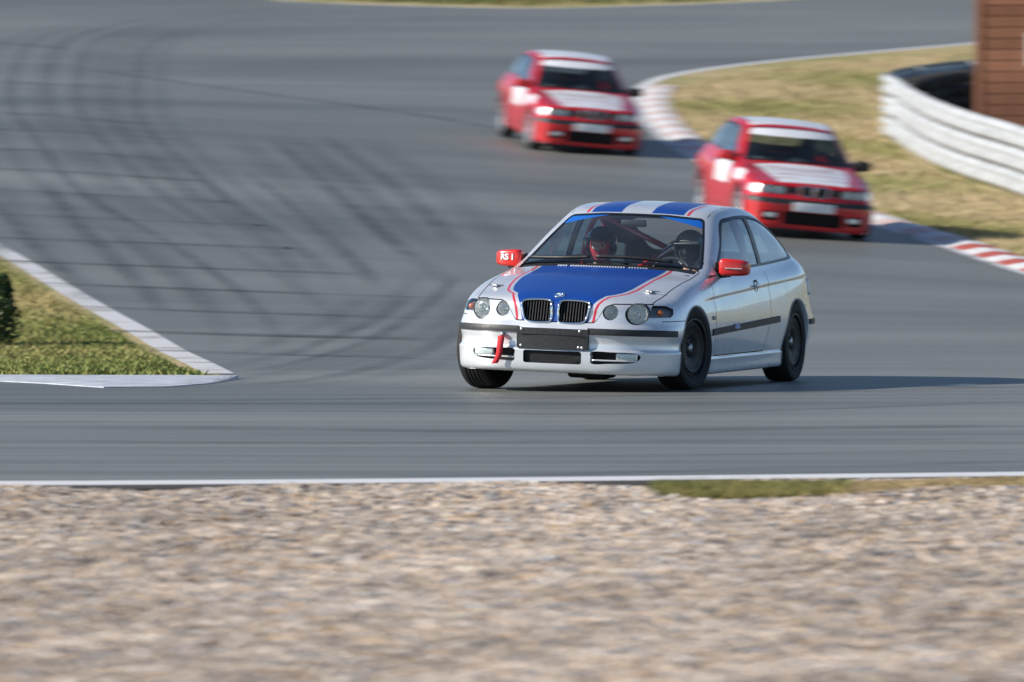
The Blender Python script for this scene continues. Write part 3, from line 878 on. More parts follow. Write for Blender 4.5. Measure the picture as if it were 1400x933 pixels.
# ------------------------------------------------------------------ crash barrier
def barrier():
    front = [(1620, 352), (1500, 308), (1400, 269), (1330, 246), (1280, 226), (1245, 206), (1230, 194)]
    P = [ground_at(*p) for p in front]
    # the rail turns back round a tight end loop and runs off behind
    e = P[-1]
    loop = [e + np.array(d) for d in ((-0.12, 0.8), (0.02, 1.8), (0.45, 3.0), (1.15, 4.3), (2.1, 5.6), (3.4, 7.0), (5.5, 8.6), (9.0, 10.5))]
    xy = spline(P + loop, 10)
    seg = np.linalg.norm(np.diff(xy, axis=0), axis=1); s = np.concatenate([[0], np.cumsum(seg)])
    q = np.arange(0, s[-1], 0.18)
    C = np.stack([np.interp(q, s, xy[:, 0]), np.interp(q, s, xy[:, 1])], 1)
    T = np.gradient(C, axis=0); T /= np.linalg.norm(T, axis=1)[:, None]
    Nn = np.stack([T[:, 1], -T[:, 0]], 1)      # towards the track
    m0 = len(C) // 2
    if (Nn[5] @ (np.array([0, 0]) - C[5])) < 0: Nn = -Nn
    root = empty('crash_barrier', (float(C[0][0]), float(C[0][1]), float(gz(*C[0]))))
    tag(root, 'pale galvanised crash barrier of three rails curving round its end', 'barrier')
    off = np.array(root.location)
    prof = [(0.0, -0.155), (0.035, -0.145), (0.075, -0.115), (0.082, -0.075), (0.075, -0.045), (0.02, -0.018), (0.02, 0.018), (0.075, 0.045), (0.082, 0.075), (0.075, 0.115), (0.035, 0.145), (0.0, 0.155)]
    for lv, zc in enumerate((0.19, 0.525, 0.86)):
        V, F = [], []
        m = len(prof)
        for i in range(len(C)):
            z0 = float(gz(C[i][0], C[i][1]))
            for (d, z) in prof:
                w = C[i] + Nn[i] * (d + 0.04); V.append((w[0] - off[0], w[1] - off[1], z0 + zc + z - off[2]))
            for (d, z) in prof[::-1]:
                w = C[i] + Nn[i] * (d + 0.033); V.append((w[0] - off[0], w[1] - off[1], z0 + zc + z * 0.985 - off[2]))
        M = 2 * m
        for i in range(len(C) - 1):
            for j in range(M):
                k = (j + 1) % M
                F.append((i * M + j, (i + 1) * M + j, (i + 1) * M + k, i * M + k))
        ob = mesh_obj('rail', V, F, 'galvanised', root)
        ob.data.set_sharp_from_angle(angle=math.radians(50))
    pm = MB(); pm.box((0, 0, 0.5), (0.09, 0.07, 1.04))
    pdat = None
    for i in range(0, len(C), 11):
        w = C[i] - Nn[i] * 0.03
        z0 = float(gz(*w))
        if pdat is None:
            ob = pm.build('post', 'galvanised_post', root, smooth=False); pdat = ob.data
        else:
            ob = link(bpy.data.objects.new('post', pdat), root)
        ob.location = (w[0] - off[0], w[1] - off[1], z0 - off[2] - 0.02)
        ob.rotation_euler = (0, 0, math.atan2(Nn[i][1], Nn[i][0]))
    return C, Nn, e
BC, BN, BEND = barrier()

# tyre stacks against the inner face of the returning rail
def tyre_stacks():
    prof = []
    for k in range(14):
        a = 2 * math.pi * k / 14
        prof.append((0.235 + 0.075 * math.cos(a), 0.095 * math.sin(a)))
    mb = MB(); mb.lathe(prof, 24, closed=True, R=Matrix.Rotation(math.radians(90), 3, 'Y'))
    dat = None
    idx = [i for i in range(len(BC)) if BC[i][1] > BEND[1] + 1.2 and BC[i][1] < BEND[1] + 7.4 and i > len(BC) // 4]
    last = None; n = 0
    names = ['nearest the barrier end', 'second from the barrier end', 'third from the barrier end', 'fourth from the barrier end', 'fifth from the barrier end', 'sixth from the barrier end',
             'seventh from the barrier end', 'eighth from the barrier end', 'ninth from the barrier end', 'tenth from the barrier end']
    for i in idx:
        p = BC[i] + np.array([0.40, -0.36])
        if last is not None and np.linalg.norm(p - last) < 0.66: continue
        last = p
        if n >= 10: break
        root = empty('tyre_stack', (p[0], p[1], float(gz(*p))))
        lab = ('black tyre stack inside the barrier loop, ' + names[n]) if n < len(names) else 'black tyre stack far along the inside of the barrier loop'
        tag(root, lab, 'tyre stack', 'tyre stacks inside the barrier loop')
        for k in range(5):
            if dat is None:
                ob = mb.build('tyre', 'rubber', root); dat = ob.data
            else:
                ob = link(bpy.data.objects.new('tyre', dat), root)
            ob.location = (random.uniform(-.03, .03), random.uniform(-.03, .03), 0.1 + 0.185 * k)
        n += 1
tyre_stacks()

# ------------------------------------------------------------------ brown timber marshal hut at the right edge
def hut():
    gx, gy = 6.95, 101.0
    root = empty('timber_hut', (gx, gy, float(gz(gx, gy)) - 0.05), (0, 0, math.radians(-8)))
    tag(root, 'brown timber clad hut behind the crash barrier', 'hut')
    W, D, H = 3.0, 2.4, 3.3
    core = MB(); core.box((W / 2, D / 2, H / 2), (W - 0.06, D - 0.06, H)); core.build('frame', 'soil', root, smooth=False)
    bh = 0.165
    dat = None
    for k in range(int(H / bh)):
        for (c, d, r) in (((W / 2, 0, 0), (W, 0.03, bh - 0.012), 0), ((0, D / 2, 0), (0.03, D, bh - 0.012), 1)):
            b = MB(); b.box((0, 0, 0), d, R=Matrix.Rotation(math.radians(4), 3, 'X') if r == 0 else Matrix.Rotation(math.radians(-4), 3, 'Y'))
            ob = b.build('plank', 'timber', root, smooth=False)
            ob.location = (c[0] + random.uniform(-.01, .01) - (0.012 if r else 0), c[1] - (0.012 if r == 0 else 0), bh * (k + 0.5))
    rf = MB(); rf.box((W / 2, D / 2, H + 0.06), (W + 0.5, D + 0.5, 0.10)); rf.build('roof', 'roof_felt', root, smooth=False)
    for (x, y) in ((0, 0), (W, 0), (0, D)):
        b = MB(); b.box((x, y, H / 2), (0.09, 0.09, H + 0.02)); b.build('corner_post', 'timber', root, smooth=False)
    s = MB(); s.box((1.05, -0.06, 1.98), (0.62, 0.03, 0.5)); s.build('sign_board', 'sign_white', root, smooth=False)
hut()
# ------------------------------------------------------------------ car shells
# car space: x = towards the car's left, y = backwards from the front axle, z = up; the car faces -y
def build_shell(T, level):
    """T: on-surface points of the left half. Returns a smooth Surf with patch tags."""
    idx, P = {}, []
    def vid(name, side):
        k = (name, side) if abs(T[name][0]) > 1e-6 else (name, 0)
        if k not in idx:
            x, y, z = T[name]; idx[k] = len(P); P.append((x * (side if k[1] else 1), y, z))
        return idx[k]
    faces, patch = [], []
    def quad(pt, a, b, c, d):
        for sd in (1, -1):
            f = [vid(n, sd) for n in (a, b, c, d)]
            faces.append(f if sd > 0 else f[::-1]); patch.append(pt)
    for i in range(14):
        for j in range(7):
            quad(0, f'c{i}r{j}', f'c{i+1}r{j}', f'c{i+1}r{j+1}', f'c{i}r{j+1}')
    t = [['c0r7', 'c1r7', 'c2r7', 'c3r7'], ['h10', 'h11', 'h12', 'c4r7'], ['h20', 'h21', 'h22', 'c5r7'], ['k0', 'k1', 'k2', 'c6r7'],
         ['w0', 'w1', 'w2', 'm6'], ['R60', 'R61', 'R62', 'q6']]
    for r in range(5):
        for k in range(3):
            quad(1 if r < 3 else 2, t[r][k], t[r][k + 1], t[r + 1][k + 1], t[r + 1][k])
    for i in range(6, 11):
        quad(3, f'c{i}r7', f'c{i+1}r7', f'm{i+1}', f'm{i}')
        quad(3, f'm{i}', f'm{i+1}', f'q{i+1}', f'q{i}')
        ra = [f'R{i}0', f'R{i}1', f'R{i}2', f'q{i}']; rb = [f'R{i+1}0', f'R{i+1}1', f'R{i+1}2', f'q{i+1}']
        for k in range(3): quad(4, ra[k], ra[k + 1], rb[k + 1], rb[k])
    ha = [['R110', 'R111', 'R112', 'q11'], ['H0', 'H1', 'H2', 'm11'], ['c14r7', 'c13r7', 'c12r7', 'c11r7']]
    for r in range(2):
        for k in range(3): quad(5, ha[r][k], ha[r][k + 1], ha[r + 1][k + 1], ha[r + 1][k])
    tgt = np.array(P); ctl = tgt.copy()
    me = bpy.data.meshes.new('cage'); me.from_pydata([tuple(p) for p in ctl], [], faces)
    for k in range(6): me.materials.append(None)
    me.polygons.foreach_set('material_index', np.array(patch, dtype=np.int32))
    ob = bpy.data.objects.new('cage', me); COL.objects.link(ob)
    md = ob.modifiers.new('s', 'SUBSURF'); md.use_limit_surface = True; md.boundary_smooth = 'ALL'
    def evaluate(lv):
        md.levels = lv; md.render_levels = lv
        me.vertices.foreach_set('co', ctl.astype(np.float32).ravel()); me.update()
        ob.update_tag()
        dg = bpy.context.evaluated_depsgraph_get(); dg.update()
        ev = ob.evaluated_get(dg).to_mesh()
        V = np.zeros(len(ev.vertices) * 3, dtype=np.float32); ev.vertices.foreach_get('co', V)
        F = [tuple(p.vertices) for p in ev.polygons] if lv > 1 else None
        M = [p.material_index for p in ev.polygons] if lv > 1 else None
        ob.evaluated_get(dg).to_mesh_clear()
        return V.reshape(-1, 3).astype(float), F, M
    for _ in range(5):
        V, _f, _m = evaluate(1)
        ctl += 0.85 * (tgt - V[:len(tgt)])
    V, F, M = evaluate(level)
    bpy.data.objects.remove(ob); bpy.data.meshes.remove(me)
    names = ['tub', 'hood', 'screen', 'side', 'roof', 'hatch']
    S = Surf(V, F, [names[m] for m in M])
    # outward normals
    c = S.V.mean(0)
    if ((S.V - c) * S.N).sum() < 0:
        S.F = [f[::-1] for f in S.F]; S.N = -S.N
    return S

def shell_points(kind):
    T = {}
    def col(i, rows):
        for j, p in enumerate(rows): T[f'c{i}r{j}'] = p
    if kind == 'silver':
        nose = [(-.64, .178), (-.735, .172), (-.768, .215), (-.775, .33), (-.785, .462), (-.752, .525), (-.738, .60), (-.695, .692)]
        col(0, [(0, b, z) for b, z in nose])
        col(1, [(.27, b + .012, z - (.001 if j < 7 else .002)) for j, (b, z) in enumerate(nose)])
        col(2, [(.50, -.60, .178), (.505, -.69, .170), (.505, -.722, .215), (.505, -.728, .33), (.505, -.738, .460), (.505, -.700, .525), (.505, -.682, .60), (.50, -.622, .686)])
        col(3, [(.66, -.50, .178), (.685, -.575, .168), (.695, -.600, .215), (.70, -.606, .33), (.705, -.616, .458), (.695, -.582, .525), (.693, -.560, .60), (.68, -.490, .672)])
        col(4, [(.76, -.34, .175), (.800, -.385, .165), (.815, -.400, .210), (.822, -.405, .33), (.832, -.412, .456), (.822, -.392, .53), (.808, -.365, .61), (.757, -.300, .702)])
        col(5, [(.78, .0, .150), (.835, .0, .150), (.848, .0, .22), (.862, .0, .35), (.870, .0, .47), (.866, .0, .57), (.846, .0, .67), (.780, .03, .782)])
        def side(i, b, z6, l7, z7, l4=.870, b7=None):
            col(i, [(.76, b, .155), (.825, b, .150), (.834, b, .215), (.853, b, .34), (l4, b, .48), (l4 - .010, b, .62), (l4 - .044, b, z6), (l7, b if b7 is None else b7, z7)])
        side(6, .60, .745, .772, .868, .868, .62)
        side(7, 1.10, .765, .780, .880, .868)
        side(8, 1.55, .780, .782, .892, .868)
        side(9, 2.00, .795, .780, .907, .869)
        side(10, 2.50, .815, .770, .927, .876)
        side(11, 3.00, .840, .735, .955, .866)
        col(12, [(.66, 3.26, .22), (.70, 3.30, .20), (.745, 3.36, .28), (.775, 3.39, .38), (.790, 3.405, .48), (.755, 3.365, .60), (.728, 3.325, .80), (.655, 3.275, .935)])
        col(13, [(.40, 3.36, .22), (.42, 3.40, .20), (.43, 3.44, .28), (.43, 3.465, .38), (.43, 3.475, .48), (.43, 3.45, .60), (.42, 3.41, .80), (.39, 3.35, .940)])
        col(14, [(0, 3.38, .22), (0, 3.42, .20), (0, 3.46, .28), (0, 3.485, .38), (0, 3.495, .48), (0, 3.47, .60), (0, 3.43, .80), (0, 3.37, .942)])
        P = dict(h10=(0, -.43, .772), h11=(.28, -.41, .769), h12=(.535, -.36, .742), h20=(0, -.02, .850), h21=(.29, 0, .847), h22=(.565, .01, .824),
                 k0=(0, .42, .925), k1=(.30, .45, .922), k2=(.575, .53, .905),
                 w0=(0, .805, 1.125), w1=(.27, .83, 1.122), w2=(.49, .89, 1.100), m6=(.672, .965, 1.065),
                 m7=(.700, 1.25, 1.098), m8=(.712, 1.6, 1.115), m9=(.712, 2.0, 1.125), m10=(.702, 2.45, 1.120), m11=(.668, 2.88, 1.085),
                 q6=(.555, 1.30, 1.270), q7=(.585, 1.50, 1.306), q8=(.600, 1.73, 1.322), q9=(.605, 2.02, 1.322), q10=(.595, 2.38, 1.288), q11=(.562, 2.70, 1.215),
                 R60=(0, 1.225, 1.305), R61=(.25, 1.235, 1.302), R62=(.44, 1.265, 1.290),
                 R70=(0, 1.46, 1.360), R71=(.25, 1.465, 1.355), R72=(.45, 1.48, 1.338),
                 R80=(0, 1.72, 1.382), R81=(.25, 1.72, 1.377), R82=(.46, 1.725, 1.358),
                 R90=(0, 2.02, 1.384), R91=(.25, 2.02, 1.379), R92=(.465, 2.02, 1.360),
                 R100=(0, 2.38, 1.360), R101=(.25, 2.38, 1.354), R102=(.455, 2.38, 1.332),
                 R110=(0, 2.74, 1.290), R111=(.24, 2.735, 1.284), R112=(.425, 2.72, 1.262),
                 H0=(0, 3.08, 1.130), H1=(.25, 3.07, 1.125), H2=(.46, 3.02, 1.105))
        T.update(P)
    else:
        nose = [(-.62, .170), (-.715, .150), (-.750, .21), (-.757, .33), (-.765, .462), (-.715, .535), (-.700, .60), (-.668, .700)]
        col(0, [(0, b, z) for b, z in nose])
        col(1, [(.27, b + .008, z - .001) for b, z in nose])
        col(2, [(.51, b + .030, z - .004) for b, z in nose])
        col(3, [(.68, -.52, .170), (.695, -.61, .150), (.705, -.640, .21), (.712, -.648, .33), (.720, -.655, .460), (.705, -.612, .535), (.700, -.595, .60), (.690, -.555, .688)])
        col(4, [(.75, -.34, .170), (.785, -.385, .150), (.800, -.410, .21), (.808, -.42, .33), (.818, -.425, .458), (.808, -.395, .535), (.795, -.375, .61), (.752, -.310, .715)])
        col(5, [(.76, .0, .165), (.810, .0, .165), (.825, .0, .23), (.838, .0, .35), (.845, .0, .47), (.843, .0, .57), (.828, .0, .67), (.772, .03, .786)])
        def side(i, b, z6, l7, z7, l4=.845, b7=None):
            col(i, [(.74, b, .165), (.805, b, .160), (.820, b, .225), (.835, b, .34), (l4, b, .48), (l4 - .002, b, .62), (l4 - .018, b, z6), (l7, b if b7 is None else b7, z7)])
        side(6, .58, .745, .762, .865, .845, .60)
        side(7, 1.10, .775, .768, .890)
        side(8, 1.55, .785, .770, .905)
        side(9, 2.00, .795, .768, .918)
        side(10, 2.50, .805, .758, .930, .848)
        side(11, 3.00, .815, .725, .942, .832)
        col(12, [(.64, 3.22, .24), (.68, 3.26, .22), (.715, 3.30, .30), (.732, 3.33, .40), (.740, 3.345, .50), (.732, 3.325, .62), (.712, 3.285, .80), (.645, 3.235, .92)])
        col(13, [(.40, 3.30, .24), (.42, 3.34, .22), (.43, 3.38, .30), (.43, 3.405, .40), (.43, 3.415, .50), (.43, 3.39, .62), (.42, 3.35, .80), (.39, 3.29, .925)])
        col(14, [(0, 3.32, .24), (0, 3.36, .22), (0, 3.40, .30), (0, 3.425, .40), (0, 3.435, .50), (0, 3.41, .62), (0, 3.37, .80), (0, 3.31, .927)])
        P = dict(h10=(0, -.42, .762), h11=(.28, -.41, .760), h12=(.54, -.38, .745), h20=(0, -.02, .830), h21=(.29, 0, .828), h22=(.57, .01, .812),
                 k0=(0, .42, .890), k1=(.30, .44, .889), k2=(.575, .51, .880),
                 w0=(0, .80, 1.125), w1=(.27, .82, 1.122), w2=(.49, .88, 1.106), m6=(.668, .945, 1.075),
                 m7=(.695, 1.25, 1.105), m8=(.706, 1.6, 1.118), m9=(.706, 2.0, 1.126), m10=(.696, 2.45, 1.122), m11=(.662, 2.88, 1.092),
                 q6=(.565, 1.26, 1.280), q7=(.590, 1.48, 1.316), q8=(.602, 1.73, 1.330), q9=(.605, 2.02, 1.330), q10=(.595, 2.38, 1.302), q11=(.565, 2.70, 1.235),
                 R60=(0, 1.18, 1.315), R61=(.25, 1.19, 1.312), R62=(.45, 1.22, 1.300),
                 R70=(0, 1.44, 1.368), R71=(.25, 1.445, 1.364), R72=(.46, 1.46, 1.348),
                 R80=(0, 1.72, 1.388), R81=(.25, 1.72, 1.384), R82=(.47, 1.725, 1.366),
                 R90=(0, 2.02, 1.390), R91=(.25, 2.02, 1.386), R92=(.475, 2.02, 1.368),
                 R100=(0, 2.38, 1.368), R101=(.25, 2.38, 1.363), R102=(.46, 2.38, 1.343),
                 R110=(0, 2.74, 1.305), R111=(.24, 2.735, 1.300), R112=(.43, 2.72, 1.280),
                 H0=(0, 3.06, 1.130), H1=(.25, 3.05, 1.125), H2=(.46, 3.00, 1.108))
        T.update(P)
    return T

def chain(x, pts):
    p = np.array(pts, float); return np.interp(x, p[:, 0], p[:, 1])

class Caster:
    def __init__(s, S):
        s.b = BVHTree.FromPolygons([tuple(v) for v in S.V], S.F)
    def front(s, l, z):
        h = s.b.ray_cast(Vector((l, -3, z)), Vector((0, 1, 0))); return h[0], h[1]
    def top(s, l, b):
        h = s.b.ray_cast(Vector((l, b, 3)), Vector((0, 0, -1))); return h[0], h[1]
    def left(s, b, z, sg=1):
        h = s.b.ray_cast(Vector((3 * sg, b, z)), Vector((-sg, 0, 0))); return h[0], h[1]

def frame_from(n, up=Vector((0, 0, 1))):
    """matrix whose X axis is the outward normal n"""
    n = Vector(n).normalized(); y = up.cross(n).normalized(); z = n.cross(y)
    return Matrix((n, y, z)).transposed()

def make_wheel(root, loc, side, rim_mat, R=0.308, steer=0.0, width=0.215, name='wheel', spokes=10):
    """wheel > tyre, brake_disc, centre_cap, bolt; outer face on +x for side=+1"""
    hw = width / 2
    rim = MB()
    rr = R * 0.70
    rim.lathe([(rr - .02, -hw * .9), (rr, -hw * .9), (rr, -hw * .75), (rr - .022, -hw * .5), (rr - .026, hw * .35), (rr - .010, hw * .75), (rr + .004, hw * .82), (rr + .006, hw * .94), (rr - .008, hw * .96), (rr - .018, hw * .80)], 48)
    rim.lathe([(0.0, hw * .62), (.055, hw * .62), (.068, hw * .55), (.070, hw * .1)], 32)
    for k in range(0 if rim_mat == 'rim_black' else spokes):
        a = 2 * math.pi * k / spokes
        Rm = Matrix.Rotation(a, 3, 'X')
        pts = [(hw * .56, .05), (hw * .66, rr * .5), (hw * .76, rr - .012)]
        for q in range(2):
            (x0, r0), (x1, r1) = pts[q], pts[q + 1]
            w0, w1 = (.018, .014) if q == 0 else (.014, .020)
            P = []
            for (x, r, w) in ((x0, r0, w0), (x1, r1, w1)):
                for (dx, dw) in ((0, -w), (0, w), (-.028, w), (-.028, -w)):
                    P.append(Rm @ Vector((x + dx, dw, r)))
            rim.add(P, [(0, 1, 5, 4), (1, 2, 6, 5), (2, 3, 7, 6), (3, 0, 4, 7)])
    if rim_mat == 'rim_black':      # closed disc with a raised ring and low ribs
        rim.lathe([(.06, hw * .50), (.085, hw * .66), (rr * .55, hw * .74), (rr * .74, hw * .78), (rr * .78, hw * .84), (rr * .83, hw * .84), (rr * .86, hw * .77), (rr - .006, hw * .74)], 48)
    else:
        rim.lathe([(.06, hw * .30), (rr * .6, hw * .32), (rr - .02, hw * .40)], 48)
    if side < 0: rim.V = [(-v[0], v[1], v[2]) for v in rim.V]; rim.F = [f[::-1] for f in rim.F]
    w = rim.build(name, rim_mat, root, autosmooth=40)
    w.location = loc; w.rotation_euler = (0, 0, steer)
    t = MB()
    prof = [(rr + .002, -hw * .86), (rr + .025, -hw * 1.0), (R * .86, -hw * 1.04), (R * .955, -hw * .96), (R * .985, -hw * .82), (R * .997, -hw * .6)]
    for gx in (-.42, -.14, .14, .42):
        prof += [(R, gx * hw - .006), (R - .008, gx * hw - .005), (R - .008, gx * hw + .005), (R, gx * hw + .006)]
    prof += [(R * .997, hw * .6), (R * .985, hw * .82), (R * .955, hw * .96), (R * .86, hw * 1.04), (rr + .025, hw * 1.0), (rr + .002, hw * .86)]
    t.lathe(prof, 64); t.build('tyre', 'rubber', w, autosmooth=35)
    d = MB(); d.lathe([(.06, -.012), (rr * .80, -.012), (rr * .80, .012), (.06, .012)], 40); d.build('brake_disc', 'steel', w, autosmooth=30)
    c = MB(); s = side
    c.lathe([(0, s * hw * .72), (.026, s * hw * .70), (.032, s * hw * .62)], 24); c.build('centre_cap', 'steel', w)
    for k in range(5):
        a = 2 * math.pi * k / 5
        b = MB(); b.lathe([(0, s * hw * .70), (.009, s * hw * .70), (.009, s * hw * .55)], 8, c=(0, .05 * math.cos(a), .05 * math.sin(a))); b.build('bolt', 'rim_black' if rim_mat == 'rim_black' else 'steel', w)
    return w

def wheel_house(S, root, bm_, bw, zw, R, sides=(1, -1)):
    for sg in sides:
        V, F = [], []
        n = 24
        for i in range(n + 1):
            a = math.pi * (-0.08 + 1.16 * i / n)
            for l in (.40, .79):
                V.append((sg * l, bw + R * math.cos(a), zw + R * math.sin(a)))
        for i in range(n): F.append((2 * i, 2 * i + 1, 2 * i + 3, 2 * i + 2))
        F.append(tuple(range(0, 2 * n + 2, 2)))
        mesh_obj('wheel_arch_liner', V, F, 'cavity', root, smooth=False, matrix=bm_)

def arch_lip(S, tags_keep, root, bm_, mat, bw, zw, R, name='wheel_arch_lip'):
    """turns the cut edge of each wheel opening inwards"""
    for sg in (1, -1):
        n = 40; V, F = [], []
        pts = []
        for i in range(n + 1):
            a = math.pi * (-0.10 + 1.20 * i / n)
            b, z = bw + R * math.cos(a), zw + R * math.sin(a)
            h = CAST.left(b + 0.004 * math.cos(a), z + 0.004 * math.sin(a), sg)
            if h[0] is not None and abs(h[0].x) > .55: pts.append((h[0].x, b, z, a))
        for (x, b, z, a) in pts:
            V += [(x + sg * .003, b + .008 * math.cos(a), z + .008 * math.sin(a)), (x + sg * .003, b - .004 * math.cos(a), z - .004 * math.sin(a)), (x - sg * .05, b - .002 * math.cos(a), z - .002 * math.sin(a))]
        for i in range(len(pts) - 1):
            for k in range(2):
                q = 3 * i + k
                F.append((q, q + 1, q + 4, q + 3))
        mesh_obj(name, V, F, mat, root, matrix=bm_)

def text_mesh(name, txt, size, mat, parent, matrix, extrude=0.0008, bold=0.0):
    cu = bpy.data.curves.new('txt', 'FONT'); cu.body = txt; cu.size = size; cu.extrude = extrude; cu.align_x = 'CENTER'; cu.align_y = 'CENTER'; cu.offset = bold
    to = bpy.data.objects.new('txt', cu); COL.objects.link(to)
    dg = bpy.context.evaluated_depsgraph_get(); dg.update()
    me = bpy.data.meshes.new_from_object(to.evaluated_get(dg)); me.name = name
    bpy.data.objects.remove(to); bpy.data.curves.remove(cu)
    me.materials.clear(); me.materials.append(MATS[mat])
    o = bpy.data.objects.new(name, me); link(o, parent); o.matrix_basis = matrix
    return o

def polyline_sd(P, path):
    """unsigned distance to an open polyline"""
    d = np.full(len(P), 1e18)
    for i in range(len(path) - 1):
        a, b = np.array(path[i], float), np.array(path[i + 1], float)
        e = b - a; w = P - a; t = np.clip((w @ e) / (e @ e), 0, 1); q = w - t[:, None] * e
        d = np.minimum(d, (q * q).sum(1))
    return np.sqrt(d)

def seat(root, bm_, l, b, mat='lining', name='seat'):
    m = MB()
    m.box((l, b, .33), (.46, .50, .16), bev=.04)
    m.box((l, b + .30, .62), (.44, .13, .56), R=Matrix.Rotation(math.radians(-14), 3, 'X'), bev=.05)
    m.box((l, b + .385, .965), (.28, .09, .19), R=Matrix.Rotation(math.radians(-12), 3, 'X'), bev=.035)
    for s in (-1, 1):
        m.box((l + s * .215, b + .27, .62), (.06, .20, .46), R=Matrix.Rotation(math.radians(-14), 3, 'X'), bev=.025)
    m.build(name, mat, root, matrix=bm_)

def mirror(root, bm_, sg, mat, b=.78, z=.905, l=.955, text=None, blackarm=True):
    m = MB()
    hx, hy, hz = .108, .058, .066
    def shp(p):   # superellipsoid: a rounded block, flatter on the glass side
        e = .42
        q = Vector([math.copysign(abs(c) ** e, c) for c in p]); return q
    m.ellipsoid((l * sg, b, z), (hx, hy, hz), 28, 18, f=shp)
    V = []
    for v in m.V:   # taper towards the outside and sweep back
        x, y, zz = v
        o = (x * sg - (l - hx)) / (2 * hx)
        zz = z + (zz - z) * (1.05 - 0.18 * o) - .004 * o
        y = y + 0.045 * o * o + (.012 if y > b else 0)
        V.append((x, y, zz))
    m.V = V
    mir = m.build('door_mirror', mat, root, matrix=bm_)
    a = MB(); a.tube([(sg * .745, b + .02, z - .05), (sg * .80, b + .01, z - .055), (sg * .87, b + .005, z - .045)], [.035, .030, .03], 12)
    a.box((sg * .765, b + .05, z - .015), (.02, .17, .10), bev=.008)
    a.build('mirror_arm', 'black_plastic', mir)
    g = MB(); g.box((l * sg, b + hy + .012, z), (hx * 1.6, .004, hz * 1.45), bev=.001); g.build('mirror_glass', 'chrome', mir)
    if text:
        txt, size, bold, dl, dz = text
        Mx = Matrix.Translation(Vector((sg * (l + dl), b - hy - .0025 + .012, z + dz))) @ Matrix.Rotation(math.radians(90), 4, 'X') @ Matrix.Rotation(math.radians(-10 * -sg), 4, 'Y')
        text_mesh('lettering', txt, size, 'paint_white', mir, Mx, extrude=.004, bold=bold)
    return mir

